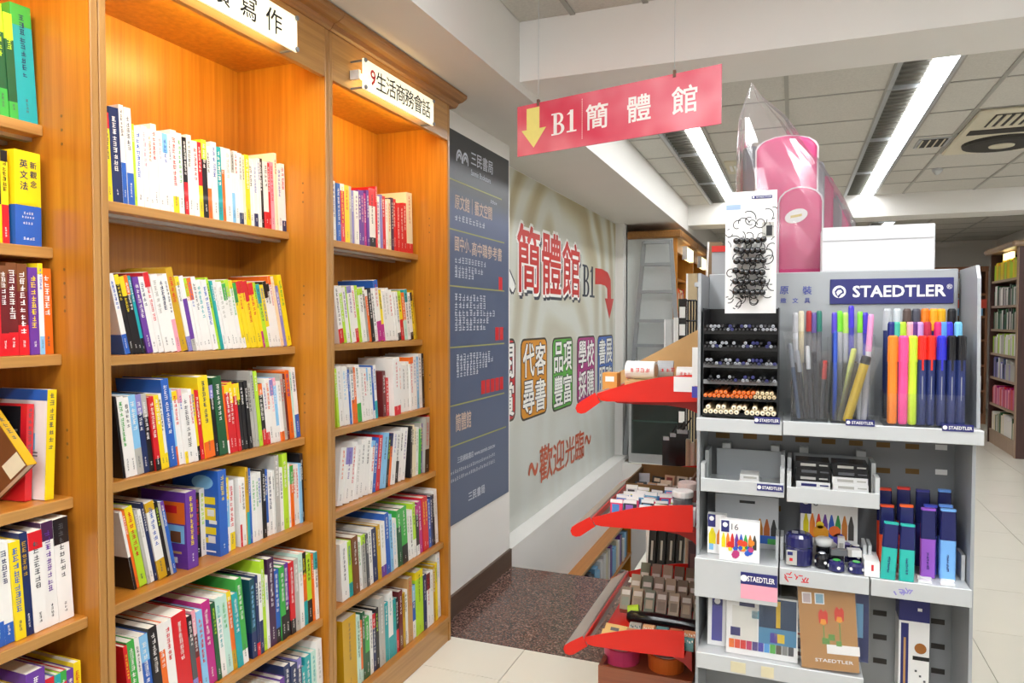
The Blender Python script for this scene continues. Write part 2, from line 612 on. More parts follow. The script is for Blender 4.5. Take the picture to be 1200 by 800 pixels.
def ceiling_light(x0, x1, y0, y1, label, lit_w=.105, zc=CEIL, deep=False):
    t = thing('ceiling_light', label, 'ceiling light', ((x0 + x1) / 2, (y0 + y1) / 2, zc), group='fluorescent ceiling lights')
    xl = x1 - .02 - lit_w
    part(t, 'housing', M_metal_l, (x0 + .012, x1 - .012, y0 + .01, y1 - .01, zc + .012, zc + .028))
    part(t, 'diffuser', M_emit_n if deep else M_emit, (xl, x1 - .024, y0 + .018, y1 - .018, zc - (.05 if deep else .001), zc + .011))
    part(t, 'louvre_tray', M_louv, (x0 + .03, xl - .004, y0 + .018, y1 - .018, zc + .009, zc + .0115))
    for k in range(14):
        y = y0 + .03 + (y1 - y0 - .06) * (k + .5) / 14
        part(t, 'louvre_fin', M_louv, (x0 + .03, xl - .004, y - .002, y + .002, zc - .004, zc + .009))
    part(t, 'side_rail', M_alu, (x0, x0 + .022, y0, y1, zc - .008, zc + .011))
    part(t, 'side_rail', M_alu, (x1 - .022, x1, y0, y1, zc - .008, zc + .011))
    part(t, 'end_rail', M_alu, (x0 + .022, x1 - .022, y0, y0 + .016, zc - .006, zc + .011))
    return t


fy = [3.22 + 1.22 * i for i in range(4)]
nth = ['nearest', 'second nearest', 'third nearest', 'farthest']
for xi, (xa, xb) in enumerate(fix_cols):
    side = 'left row' if xi == 0 else 'right row'
    for i, y in enumerate(fy):
        ceiling_light(xa, xb, y, y + 1.21, 'half-lit fluorescent ceiling fixture, %s of the %s' % (nth[i], side))
    for i, y in enumerate((-2.9, -1.5, -.1)):
        if i == 2: y = .3
        ceiling_light(xa, xb, y, y + 1.21, 'half-lit fluorescent ceiling fixture before the near beam, %s of the %s' % (('farthest', 'middle', 'nearest')[i], side), lit_w=.24, zc=CEIL - .012, deep=True)
for i, y in enumerate((8.9, 10.3)):
    ceiling_light(.9, 1.2, y, y + 1.21, 'far fluorescent ceiling fixture beyond the second beam, %s' % ('nearer one' if i == 0 else 'farther one'), zc=CEIL - .012)
for i, y in enumerate((3.4, 5.2, 6.88)):
    ceiling_light(2.3, 2.6, y, y + 1.21, 'fluorescent ceiling fixture at the right edge, %s of its row' % nth[(0, 1, 3)[i]], zc=CEIL - .012)

# air conditioner cassette
t = thing('air_conditioner', 'beige ceiling air conditioner cassette with slatted grille and round fan', 'air conditioner', (1.33, 5.75, CEIL))
M_ac = mat('beige_plastic', 'd6cfb8', .5)
M_acd = mat('dark_vent', '2e2b27', .6)
part(t, 'panel', M_ac, (1.02, 1.62, 5.05, 6.25, CEIL - .025, CEIL - .002), bevel=.008)
part(t, 'grille_recess', M_acd, (1.12, 1.56, 5.12, 5.42, CEIL - .028, CEIL - .024))
for k in range(9):
    part(t, 'slat', M_ac, (1.13 + k * .047, 1.155 + k * .047, 5.13, 5.41, CEIL - .033, CEIL - .026))
part(t, 'vent_slot', M_acd, (1.06, 1.58, 5.5, 5.62, CEIL - .03, CEIL - .024))
b = MB(); b.chain([(1.33, 5.92, CEIL - .02), (1.33, 5.92, CEIL - .045), (1.33, 5.92, CEIL - .05)], [.24, .235, .19], 28)
b.build('fan_ring', M_acd, t)
b = MB(); b.chain([(1.33, 5.92, CEIL - .045), (1.33, 5.92, CEIL - .056), (1.33, 5.92, CEIL - .06)], [.08, .075, .05], 20)
b.build('fan_hub', M_ac, t)
t = thing('ceiling_vent', 'small square dark louvred vent set in the ceiling beside the air conditioner', 'vent', (.9, 5.85, CEIL))
part(t, 'frame', M_alu, (.8, 1.0, 5.72, 6.0, CEIL - .008, CEIL - .001))
part(t, 'grille', M_acd, (.82, .98, 5.74, 5.98, CEIL - .011, CEIL - .007))
for k in range(4):
    part(t, 'slat', M_ac, (.82 + k * .045, .83 + k * .045, 5.74, 5.98, CEIL - .014, CEIL - .01))
for (sx, sy, lb) in ((1.1, 6.9, 'beyond the air conditioner'), (-.3, 5.3, 'above the pink bag')):
    b = MB(); b.chain([(sx, sy, CEIL), (sx, sy, CEIL - .02), (sx, sy, CEIL - .045), (sx, sy, CEIL - .05)], [.04, .04, .018, .012], 14)
    tag(b.build('sprinkler', M_alu), 'small metal sprinkler head on the ceiling ' + lb, 'sprinkler')
t = thing('ceiling_speaker', 'square beige ceiling grille panel beside the left light row', 'ceiling grille', (-.43, 6.2, CEIL))
part(t, 'panel', M_ac, (-.53, -.33, 5.95, 6.45, CEIL - .012, CEIL - .001))
for k in range(4):
    part(t, 'louvre', M_white, (-.5 + k * .035, -.48 + k * .035, 6.1, 6.3, CEIL - .02, CEIL - .011))

# ------------------------------------------------------------------ wooden bookcases
SHZ = [1.686, 1.315, 1.02, .745, .434, .111]
SHX = {1.686: -1.53, 1.315: -1.51, 1.02: -1.475, .745: -1.446, .434: -1.41, .111: -1.383, 1.825: -1.533, 1.558: -1.508, 1.326: -1.487, 1.015: -1.459,
       .757: -1.421, .46: -1.40}
FX, BX = -1.385, -1.735
M_tube = mat('warm_lamp_tube', 'fff2d0', .5, emit=(1, .93, .62), es=56)


def bookcase(y0, y1, shelves, label, first_shelf_strip=True):
    t = thing('bookcase', label, 'bookcase', ((FX + BX) / 2, (y0 + y1) / 2, 0), group='wooden bookcases along the left wall')
    T = .018
    for (a, c) in ((y0, y0 + T), (y1 - T, y1)):
        s = part(t, 'side_panel', WV, (BX, FX - .004, a, c, .001, 2.32))
        part(s, 'edge_strip', WE, (FX - .004, FX, a, c, .001, 2.32), bevel=.0015)
    part(t, 'back_panel', WV, (BX - .008, BX, y0 + T, y1 - T, .08, 2.3))
    a, c = y0 + T + .0005, y1 - T - .0005
    for k, z in enumerate(shelves):
        xf = SHX[z]
        s = part(t, 'shelf', WS, (BX, xf - .003, a, c, z - .024, z))
        part(s, 'edge_strip', WH, (xf - .003, xf, a, c, z - .024, z), bevel=.002)
        if k == 0 and first_shelf_strip:
            part(s, 'metal_strip', M_alu, (xf - .055, xf - .035, a, c, z - .032, z - .024), (xf - .13, xf - .115, a, c, z - .032, z - .024))
    part(t, 'fascia', WH, (FX - .02, FX - .001, a, c, 2.169, 2.32), bevel=.001)
    part(t, 'top_panel', WV, (BX, FX - .02, a, c, 2.225, 2.243))
    part(t, 'plinth', WH, (FX - .018, FX - .004, a, c, .001, .085), bevel=.001)
    # stepped cornice
    b = MB()
    prof = [(BX, 2.32), (FX + .004, 2.32), (FX + .012, 2.326), (FX + .02, 2.338), (FX + .038, 2.342), (FX + .055, 2.352), (FX + .06, 2.358), (FX + .06, 2.368), (BX, 2.368)]
    ye = y1 + (.05 if y1 > 2.7 else 0)
    b.prism(prof, (0, ye, 0), UX, UZ, UY, ye - y0)
    b.build('cornice', WD, t)
    # shelf pin holes in both sides
    hole = mat('pin_hole_metal', '8a6a3c', .4, metal=.5)
    for yy in (y1 - T - .0006, ):
        b = MB()
        for x in (-1.475, -1.66):
            for zz in (1.78, 1.81, 1.84, 1.42, 1.45, 1.48, 1.51, 1.1, 1.13, 1.16, .85, .88):
                b.cyl((x, yy, zz), (x, yy + .0004, zz), .0035, n=8)
        tag(b.build('pin_holes', hole, t), kind='stuff')
    # lamp behind the fascia
    l = thing('tube_lamp', 'warm tube lamp behind the bookcase fascia, %s one' % ('left-edge' if y0 < 1 else ('middle' if y0 < 1.5 else 'rightmost')), 'lamp', (FX - .05, (y0 + y1) / 2, 2.20))
    b = MB(); b.cyl((FX - .05, y0 + .12, 2.205), (FX - .05, y1 - .12, 2.205), .008, n=10)
    b.build('tube', M_tube, l)
    part(l, 'holder', M_whitep, (FX - .062, FX - .038, y0 + .1, y0 + .12, 2.195, 2.2245), (FX - .062, FX - .038, y1 - .12, y1 - .1, 2.195, 2.2245))
    return t


bookcase(.275, 1.119, [1.825, 1.558, 1.326, 1.015, .757, .46, .111], 'wooden bookcase cut off by the left edge of the photo')
bookcase(1.121, 1.938, SHZ, 'middle wooden bookcase below the reading and writing sign')
bookcase(1.940, 2.800, SHZ, 'rightmost wooden bookcase beside the blue guide board')

M_box = mat('lit_sign_face', 'fffbe8', .4, emit=(1, .96, .82), es=.62)
M_stube = mat('sign_tube', 'fff2d0', .5, emit=(1, .88, .6), es=5)
M_ink_r = mat('red_ink', 'c8202a', .5)


def light_sign(y0, y1, label, num, txt):
    t = thing('light_sign', label, 'sign', (FX + .03, (y0 + y1) / 2, 2.165), group='lit bookcase header signs')
    x = FX + .055
    part(t, 'face_plate', M_box, (x - .007, x, y0, y1, 2.165, 2.265), bevel=.001)
    b = MB(); b.cyl((FX + .026, y0 + .02, 2.215), (FX + .026, y1 - .02, 2.215), .009, n=10); b.build('tube', M_stube, t)
    for y in (y0 + .006, y1 - .006):
        for z in (2.171, 2.259):
            b = MB(); b.chain([(FX + .001, y, z), (x + .002, y, z), (x + .0025, y, z), (x + .007, y, z)], [.0035, .0035, .0075, .0065], 10); b.build('standoff_screw', M_metal_d, t)
        b = MB(); b.box(FX + .001, FX + .036, y - .006, y + .006, 2.2, 2.23); b.build('tube_holder', M_whitep, t)
    s = .07
    off = y0 + .055
    if num:
        b = MB(); b.text(num, s * 1.05, (x + .0008, off, 2.216), UY, UZ, bold=.014); b.build('number', M_ink_r, t)
        off += .02
        pitch = (y1 - .03 - off) / len(txt)
    else:
        off = y0 + .03
        pitch = (y1 - .05 - off) / len(txt)
    b = MB()
    for i, ch in enumerate(txt):
        b.text(ch, s, (x + .0008, off + pitch * (i + .5), 2.216), UY, UZ, bold=.007)
    b.build('lettering', M_ink, t)


light_sign(1.235, 1.712, 'lit header sign with large reading and writing characters on the middle bookcase', '', '閱讀寫作')
light_sign(2.053, 2.548, 'lit header sign with a red number nine on the rightmost bookcase', '9', '生活商務會話')

# ------------------------------------------------------------------ books
BOOKN = [0]


def make_book(x, y, z, t, h, d, lean, tok, label, yaw=0., group=None, face=None):
    """spine faces +X, thickness along +Y, rotated by lean about X (top towards -Y when positive)"""
    base, tcol, band, top = tok
    r = random.Random(BOOKN[0] * 7 + 3)
    BOOKN[0] += 1
    o = thing('book', label, 'book', (x, y, z), (lean, 0, yaw), group)
    cv = P(base)
    c = .0012 if t > .006 else .0006
    b = MB()
    b.box(-c, 0, 0, t, 0, h)
    b.box(-d, -c, 0, c, 0, h)
    b.box(-d, -c, t - c, t, 0, h)
    cover = b.build('cover', cv, o, local=True)
    part_local(o, 'pages', M_page, (-d + .002, -c, c, t - c, .002, h - .0025))
    e = .0004
    if band:
        hb = h * r.choice((.16, .2, .25, .33, .42))
        part_local(cover, 'spine_band', P(band), (0, e, .0003, t - .0003, 0, hb))
        part_local(cover, 'cover_band', P(band), (-d, 0, -e, 0, 0, hb)) if r.random() < .6 else None
    if top:
        hb = h * r.choice((.12, .18, .25, .3))
        part_local(cover, 'spine_band', P(top), (0, e, .0003, t - .0003, h - hb, h))
        part_local(cover, 'cover_band', P(top), (-d, 0, -e, 0, h - hb, h))
    if t > .0075:
        s = min(t * .62, .0125)
        n = r.randint(5, 9)
        if n * s * 1.2 > h * .72: n = int(h * .72 / (s * 1.2))
        b = MB()
        zt = h * r.uniform(.9, .95)
        for k in range(n):
            b.glyphs((2 * e, (t - s) / 2, zt - s - k * s * 1.18), UY, UZ, 1, s, r)
        b.build('title', P(tcol), o, local=True)
        s2 = s * .5
        b = MB()
        n2 = r.randint(2, 5)
        for k in range(n2):
            b.glyphs((2 * e, (t - s2) / 2, h * .05 + (n2 - k) * s2 * 1.2), UY, UZ, 1, s2, r)
        dark = ('bk', 'na', 're', 'mr', 'pu', 'dp', 'dg', 'dt', 'bl', 'br', 'dk', 'ma')
        b.build('imprint', P('wh' if (band or base) in dark else 'dk'), o, local=True)
    return o


def part_local(parent, name, m, *boxes):
    b = MB()
    for q in boxes: b.box(*q)
    return b.build(name, m, parent, local=True)


TOK = re.compile(r'^([a-z]{2})((?:\.[a-z]{2})?)((?:_[a-z]{2})?)((?:\^[a-z]{2})?)([+-]*)(>*)(?:\*([\d.]+))?$')
DARK = ('bk', 'na', 're', 'mr', 'pu', 'dp', 'dg', 'dt', 'bl', 'br', 'dk', 'ma', 'gr', 'te', 'or')


ROWN = {}
CLEAR = {1.686: .48, 1.315: .345, 1.02: .269, .745: .249, .434: .285, .111: .297, 1.825: .34, 1.558: .241, 1.326: .206, 1.015: .285, .757: .232, .46: .27}


def row(y0, y1, z, spec, where, lean=0., setback=.012, hbase=.195, d=.145, gapafter=None, xf=None):
    xf = SHX[z] if xf is None else xf
    toks = spec.split()
    r = random.Random(hash_str(where + str(y1)))
    items = []
    for s in toks:
        if s.startswith('|'):
            items.append(('gap', float(s[1:]))); continue
        m = TOK.match(s)
        if not m: raise ValueError(s)
        base, tc, bd, tp, hs, fw, k = m.groups()
        th = r.uniform(.75, 1.3) * float(k or 1)
        hh = hbase * r.uniform(.96, 1.05) * (1 + .13 * hs.count('+') - .12 * hs.count('-'))
        tcol = tc[1:] if tc else ('wh' if base in DARK else r.choice(('dk', 'na', 're', 'bk', 'bl')))
        items.append(('book', base, tcol, bd[1:] or None, tp[1:] or None, th, hh, len(fw)))
    gaps = sum(i[1] for i in items if i[0] == 'gap')
    n_w = sum(i[5] for i in items if i[0] == 'book')
    tall = .2 * abs(math.sin(lean))
    unit = ((y1 - y0) - gaps - tall - .004) * math.cos(lean) / n_w
    y = y0 + .002 + (tall if lean > 0 else 0)
    n = ROWN.get(where, 0)
    total = len([i for i in items if i[0] == 'book'])
    for it in items:
        if it[0] == 'gap':
            y += it[1]; continue
        _, base, tcol, bd, tp, th, hh, fw = it
        n += 1
        t = unit * th
        dd = d * r.uniform(.95, 1.05) * (1.1 if hh > hbase * 1.1 else 1)
        hh = min(hh, CLEAR[z] * .965 - t * abs(math.sin(lean)))
        x = xf - setback - r.uniform(0, .006) + .012 * fw
        dd = min(dd, x - BX - .004)
        desc = '%s%s book' % ('tall ' if hh > hbase * 1.1 else ('thick ' if th > 1.7 else ('short ' if hh < hbase * .9 else '')), PAL[base][1])
        if bd: desc += ' with %s foot' % PAL[bd][1]
        elif tp: desc += ' with %s head' % PAL[tp][1]
        label = '%s, %s from left, %s' % (desc, ordinal(n), where)
        zz = z + .0005 + (t * math.sin(-lean) * 0 if lean >= 0 else 0)
        dz = 0 if lean >= 0 else t / math.cos(lean) * 0
        # keep the lower corner on the shelf when leaning
        if lean < 0: zz += t * math.sin(-lean)
        yy = y
        o = make_book(x, yy, zz + (0 if lean <= 0 else 0), t - .0006, hh, dd, lean, (base, tcol, bd, tp), label, group='books on the ' + where)
        y += t / math.cos(lean)
    ROWN[where] = n


def merge_books(where_list, label):
    """join the thinnest far rows into one object"""
    b = MB(); ms = []
    roots = [o for o in bpy.data.objects if o.name.startswith('book') and o.get('group', '') in ['books on the ' + w for w in where_list]]
    for o in roots:
        M = Matrix.LocRotScale(o.location, o.rotation_euler.to_quaternion(), None)
        todo = list(o.children)
        while todo:
            c = todo.pop(); todo += list(c.children)
            me = c.data
            m_ = me.materials[0]
            if m_ not in ms: ms.append(m_)
            b.add([M @ v.co for v in me.vertices], [tuple(p.vertices) for p in me.polygons], ms.index(m_))
    for o in roots:
        for c in list(o.children_recursive): bpy.data.objects.remove(c)
        bpy.data.objects.remove(o)
    tag(b.build('book_rows', ms), label, 'books', kind='stuff')


def hash_str(s):
    h = 7
    for c in s: h = (h * 31 + ord(c)) % 1000003
    return h


A1, B1_ = 1.139, 1.920


def vis(px, z, sb):
    return at(px, 400, X=SHX[z] - sb).y

      # clear width of the middle bookcase
A2, B2 = 1.958, 2.782       # clear width of the rightmost bookcase
MID, RGT, LFT = 'middle bookcase %s shelf', 'rightmost bookcase %s shelf', 'left-edge bookcase %s shelf'

row(vis(126, 1.686, 0.006), B1_, 1.686, 'ye^re*1.0 na+*1.9 wh_bl+ wh_bl+ li.wh*.6 wh.bl wh.pi*1.1 wh.or wh.re wh.pi wh.bl^sb wh.na*.7 wh_ye wh.gr bk_re wh.dk wh.re '
    're_ye*.7 bk^li wh_or wh.bl te.wh or^wh*.7 wh.gy*1.9 wh_sb^gy wh.re wh_na cr.dk*.8 ye.wh wh.dk wh_na wh.bl bk.wh*.9 wh_re re.wh*.8 pi.re cr.re+ wh.bl wh_na', MID % 'top',
    lean=math.radians(2.5), hbase=.208, setback=.006)
row(vis(128, 1.315, 0.01), B1_, 1.315, 'wh_bl bk.ye^ye bk.ye^ye bk.wh^or te_bk*.5 pu.wh*1.2 wh.na wh.re^re wh.gy*1.2 wh.na wh_pi*.7 go+*1.2 wh_vi^ye pu_gy^wh*.8 wh.or^li wh.bl^or wh.dk wh.te wh.bl '
    'li.dg*.8 te.wh*.7 wh.gy wh.gy wh.gy^gr wh.gy^li wh.gr^ye ye_wh^gr*.8 ye.re^re ye.re^re ye.re^re ye.re^re ye_ma^li*.8 li.dk^te ye_wh*.8 wh.bk^bk wh.bk^bk*.8 wh.re^or+ pe.wh+ vi.wh*.7 ye.gr+', MID % 'second',
    lean=math.radians(13), hbase=.2, setback=.01)
row(vis(131, 1.02, 0.014), B1_, 1.02, 'bk*.5 wh.gr wh.dk sb.wh_gy na.wh^vi bk.wh^gy re_bk*1.0 ye.wh*1.0 wh_ye.bk*.9 bl+*1.5 sb_or*.7 wh.re^ye wh_ye.bl^pi*.7 wh.dk wh.re ye_bk*.8 re.wh*.8 ye_or+*1.8 bk.wh^vi*.8 '
    'dg.wh_dg+*1.7 or_wh*.6 re.wh^ye re.wh^ye re.wh^ye bk.li^ye bk.wh bk.wh gy.bk*1.2 gy.dk+*.9 li.wh+*.7 bk_re^or wh_re.pu wh.or wh.pi^vi sb.wh_wh^pi wh_or.gy gy.re+ mr.wh+*.7 or.pu+*1.5 mi.dk+*.8 wh_bl.na+'.replace('wh_ye.bk', 'wh.bk_ye').replace('wh_ye.bl^pi', 'wh.bl_ye^pi').replace('wh_re.pu', 'wh.pu_re').replace('wh_or.gy', 'wh.gy_or').replace('wh_bl.na', 'wh.na_bl'), MID % 'third',
    lean=math.radians(7), hbase=.195, setback=.014)
row(vis(136, .745, 0.035), 1.405, .745, 'wh_bk*.6 or.wh*.7 li.re^ye*1.2 gy.wh*.6 wh.gy*.7 na.wh*.7 wh.bl_go^go*1.4 bk.li_bk*1.0 gy.wh*.6 bl.wh^pu*.7', MID % 'fourth',
    lean=math.radians(11.5), hbase=.2, setback=.035)
row(1.418, 1.615, .745, 'pu.ye_pu>>>>*1.1 gy.wh*.7 gy.bk_re-*.7 bk.re-*.6 wh.li*.8 bl.ye_bl++>>>>*1.3 sb.wh_wh^ye+>>>*.9 wh.re_ye>>>', MID % 'fourth',
    lean=math.radians(2), hbase=.195, setback=.07, d=.15)
row(1.617, B1_, .745, 'wh.re_re*.7 wh.dk go_te+*1.0 bl.wh+*.8 wh.gr wh.gr wh.bl bk.wh*.8 bl.wh_wh wh.na wh.dk*.8 gy.wh++*1.6 wh.bk*.9 li.wh++*1.3 wh.sb or.wh^gr wh.re wh.re sb.wh*.8 bk.wh+*.9', MID % 'fourth',
    lean=math.radians(2.5), hbase=.2, setback=.026)
row(vis(139, .434, 0.012), 1.60, .434, 're.ye*.7 gr.wh wh.dk*.9 bl.wh_bl^sb bk.wh_gy or.wh^wh wh.re*1.1 re.wh*2.1 dk.wh_vi^bk*.8 mr.wh_re^pi sb.re*1.2 ma.wh*1.2 dg.li wh.te^mi*1.1 mi.gr or.wh_go^ye*1.1 te.wh_te gr.wh_wh+*1.4', MID % 'fifth',
    lean=math.radians(6.5), hbase=.222, setback=.012, d=.21)
row(1.60, B1_, .434, 'dt.sb_na*1.3 na.wh_re*.9 wh.bk_na*.8 li.wh+*1.0 wh.te*.7 dp.wh+*1.3 bl.wh_bk gr.wh_bk pu.wh_bk re.wh_bk gy.wh wh.gy^mi or.ye_te^bk li.bk_bk or.wh*.7 wh.bk^te*.9', MID % 'fifth',
    lean=math.radians(3), hbase=.228, setback=.012, d=.21)
row(1.50, B1_, .111, 'bk.wh*1.6 wh.bl dk.wh na.wh^pu na.wh^wh wh.na_na wh.li*.7 wh.bk pu.wh na.wh+ na.wh+ na.wh^vi+ te.wh*.7 te.wh+ mi.te+ wh.gy++*1.6', MID % 'bottom',
    lean=math.radians(3), hbase=.215, setback=.02, d=.2)

row(vis(391, 1.686, 0.006), B2 - .03, 1.686, 'wh.bl bl.wh*.8 re.ye^wh ye.re*1.2 gy.wh*.8 vi.wh*.8 wh.pu pu.wh pu.pi ma.wh*.8 pu.wh wh.bk_bk^re+*1.6 re+*.6 wh.pu vi.wh*.7 re.wh*1.1 wh.pi*.8 cr.re*.8 dp.wh*.7 re.wh re.wh re.wh re.wh cr.re_re++*1.8', RGT % 'top',
    lean=math.radians(2), hbase=.205, setback=.006)
row(vis(391, 1.315, 0.01), B2 - .02, 1.315, 'wh_re li.wh^wh wh.pu li.gr*.8 wh.pu^vi wh.re_re*.8 li.wh*.9 wh.dk^li gy.br^wh or.wh^wh*.7 bk.wh wh.bk*.9 wh_ma^bl+*1.5 ye_ma^ye wh.gy*1.1 wh.gy wh.re wh.gy wh_bk ye_re^li or.wh_mi^or*1.5 wh.bk^te wh_bk ye.bk^bk*.7 go.bk*.7', RGT % 'second',
    lean=math.radians(10), hbase=.205, setback=.01)
row(vis(392, 1.02, 0.02), 2.40, 1.02, 'li.wh*.8 wh.gy*1.3 wh.sb*1.2 wh.bl*.8 bl.wh*.7 wh_or^gy or.wh*.9 wh_gr.dg*1.4'.replace('wh_gr.dg', 'wh.dg_gr') + ' wh.gy wh.re wh.gy^sb wh.te bl_wh*.7 wh.bl_te*1.1', RGT % 'third',
    lean=math.radians(5.5), hbase=.205, setback=.02)
row(2.42, B2 - .01, 1.02, 'mr.wh-*1.0 re.wh--*.8 wh.re_re+>>*2.0 ye.wh_re^bk*.7 wh.or wh.dk*1.2 wh.gy*1.2 wh.re^or+ wh.bl+ sb.wh+*.7 wh.bk+ bk.wh+*.7', RGT % 'third',
    lean=math.radians(3), hbase=.2, setback=.016)
row(vis(394, .745, 0.03), 2.60, .745, 'wh.or*1.0 wh.pu^vi*1.0 wh.re wh.gy*1.2 wh.dk wh.dk wh.re^sb bl.wh*.7 re.wh*1.0 sb.na*1.1 bk.li*.8 or.na^na*.7 wh.vi*1.5 wh.bk_bk wh.bk wh.pu*.8', RGT % 'fourth',
    lean=math.radians(-8), hbase=.205, setback=.03)
row(2.60, B2 - .005, .745, 'bk.wh*.7 cr.dk cr.dk wh.gy*1.2 gr.wh^gy*.8 pu.ye*1.0 gy_bk+>*2.2 re.wh+*1.2', RGT % 'fourth',
    lean=math.radians(-2), hbase=.21, setback=.026)
row(vis(397, .434, 0.014), B2 - .01, .434, 'wh.dk*1.3 li.bl_te*1.2 br.wh*1.8 wh.gr*.8 gy.dk^li*.9 dk.wh*.7 wh.dk na.wh_na*1.1 go.wh*.8 wh_pu.gy*1.2 bl.wh+*1.3 sb.na+*.9 wh.sb*1.1 dg.wh^gr+*1.2 gr.wh_bk+*1.4 wh.gy*1.0 wh.bk*1.0 li_wh^li+*1.0 bk_wh^ma*.8 ma.wh+*.9 re.ye+*1.1 re.ye+*1.1 bl.wh*.7 na.wh+*.8 bk.wh+*.7 wh.gy+*1.2'.replace('wh_pu.gy', 'wh.gy_pu'), RGT % 'fifth',
    lean=math.radians(4.5), hbase=.2, setback=.014, d=.19)
row(vis(400, .111, .03), B2 - .01, .111, 'go+*2.4 mi.dg+ or.wh_mi*.7 dg.wh+*.9 gr.wh_dg wh.dk*.9 na.wh^re*.7 bk.li_bk*1.0 gy.wh+*1.9 te.wh*1.0 wh.te_te+*1.6 te.gr*.7 bk_re*.9 mr.wh_br*.9 go.br*.8 wh.dg*.9 ta+*1.5 bl.wh_wh^sb*.9 li.dg^ye+*1.9 na.wh*.9 wh.re^mr*1.0 wh.gy*1.1 go.wh+*1.0 ye.gr+*.8 wh.sb++*1.6', RGT % 'bottom',
    lean=math.radians(2.5), hbase=.225, setback=.03, d=.2)

merge_books([RGT % 'third', RGT % 'fourth'], 'rows of thin books on the third and fourth shelves of the rightmost bookcase')
# the bookcase at the left edge
row(.985, 1.10, 1.825, 'dg.wh_li^li*1.0 dg.li_gr^li*1.0 dg.li_gr^li*1.0 te.na_te^gr+*1.9', LFT % 'top', lean=math.radians(3), hbase=.225, setback=.006)
row(.955, 1.024, 1.558, 'wh.dk re.wh_ye bk.wh_ye ye.bk_re^bk*1.0', LFT % 'second', lean=math.radians(.5), hbase=.2, setback=.02)
row(.945, 1.097, 1.326, 'mr.wh re.wh mr.wh_re^br mr.wh_re^br mr.wh_re^br pu.ye_pu*1.0 wh.bl_sb^ye*.7 or.wh*1.1', LFT % 'third', lean=math.radians(1), hbase=.19, setback=.012)
row(.885, 1.09, .757, 'wh.dk wh.na_bl^sb wh.na_bl ye.bl*1.0 na.go*.8 wh.dk^re*1.5 wh.pu_wh^dp+*1.4 wh.dk^bk+*1.5', LFT % 'fifth', lean=math.radians(3), hbase=.205, setback=.02, d=.19)
row(.885, 1.09, .46, 'wh.dk gy.wh wh.ye wh.go_ye^sb ye.bl pu.wh+*2.2 vi.wh^re li.wh^te re.wh^gr pu.wh_ye ye.re', LFT % 'sixth', lean=math.radians(1), hbase=.2, setback=.02, d=.19)

# boxed yellow and blue grammar volume
X0 = SHX[1.558] - .012
o = thing('book', 'thick yellow and blue boxed grammar book at the right end of the second left-edge shelf', 'book', (X0, 1.028, 1.5585), (0, 0, math.radians(3)))
part_local(o, 'slipcase', P('ye'), (-.15, 0, 0, .058, .085, .2))
part_local(o, 'slipcase_foot', P('bl'), (-.15, 0, 0, .058, 0, .085))
part_local(o, 'inner_volume', P('ye'), (0, .0012, .007, .052, .088, .19))
b = MB()
for i, ch in enumerate('新觀念'): b.text(ch, .016, (.0017, .0405, .172 - i * .02), UY, UZ, bold=.01)
for i, ch in enumerate('英文法'): b.text(ch, .019, (.0017, .019, .172 - i * .023), UY, UZ, bold=.015)
b.build('title', P('na'), o, local=True)
r_ = random.Random(5)
b = MB()
b.glyphs((.0006, .018, .066), UY, UZ, 4, .005, r_); b.glyphs((.0006, .014, .058), UY, UZ, 5, .005, r_)
b.glyphs((.0006, .016, .045), UY, UZ, 4, .005, r_); b.glyphs((.0006, .016, .012), UY, UZ, 4, .006, r_)
b.build('imprint', P('wh'), o, local=True)

# face-out and leaning books on the fourth shelf of the left-edge bookcase
def face_book(x, y, z, w, h, t, rotz, tilt, cov, spine, label, deco, roll=0.):
    """cover faces -Y (towards the viewer); local x = width, z = height"""
    o = thing('book', label, 'book', (x, y, z), (tilt, roll, rotz))
    part_local(o, 'cover', P(cov), (0, w, 0, .0015, 0, h), (0, w, t - .0015, t, 0, h))
    part_local(o, 'spine', P(spine), (w, w + .0015, 0, t, 0, h))
    part_local(o, 'pages', M_page, (.003, w, .0015, t - .0015, .002, h - .003))
    for (nm, c, x0, x1, z0, z1) in deco:
        part_local(o, nm, P(c), (x0 * w, x1 * w, -.0005, 0, z0 * h, z1 * h))
    b = MB(); rr = random.Random(int(w * 1e4 + h * 1e3))
    s = min(t * .6, .012)
    for k in range(8): b.glyphs((w + .002, (t - s) / 2, h * .92 - k * s * 1.3), UY, UZ, 1, s, rr)
    b.build('title', P('dk'), o, local=True)
    return o


zf = 1.0168
face_book(-1.64, 1.042, zf, .16, .235, .02, math.radians(3), math.radians(-3), 'wh', 'ye', 'large white book with yellow spine standing cover-out on the fourth left-edge shelf',
          [('cover_top', 'bl', 0, 1, .9, 1), ('picture', 'sb', .45, .8, .45, .6), ('picture', 'mr', .5, .62, .05, .2), ('cover_line', 'dk', .45, .85, .42, .43), ('cover_line', 'dk', .45, .85, .39, .4), ('picture', 'gy', .42, .7, .72, .78)])
face_book(-1.66, 1.012, zf, .15, .205, .016, math.radians(6), math.radians(-3), 're', 're', 'red and black book standing cover-out on the fourth left-edge shelf',
          [('cover_panel', 'bk', .2, .9, .55, .98), ('title', 'ye', .3, .8, .6, .65), ('title', 'wh', .3, .85, .72, .74), ('title', 'wh', .3, .7, .8, .82)])
face_book(-1.555, .985, zf + .002, .13, .19, .022, math.radians(8), 0, 'br', 'go', 'brown book leaning sideways in front of the red and black book',
          [('cover_panel', 'cr', .6, .98, .02, .2), ('picture', 'or', .1, .6, .7, .95)], roll=math.radians(-40))

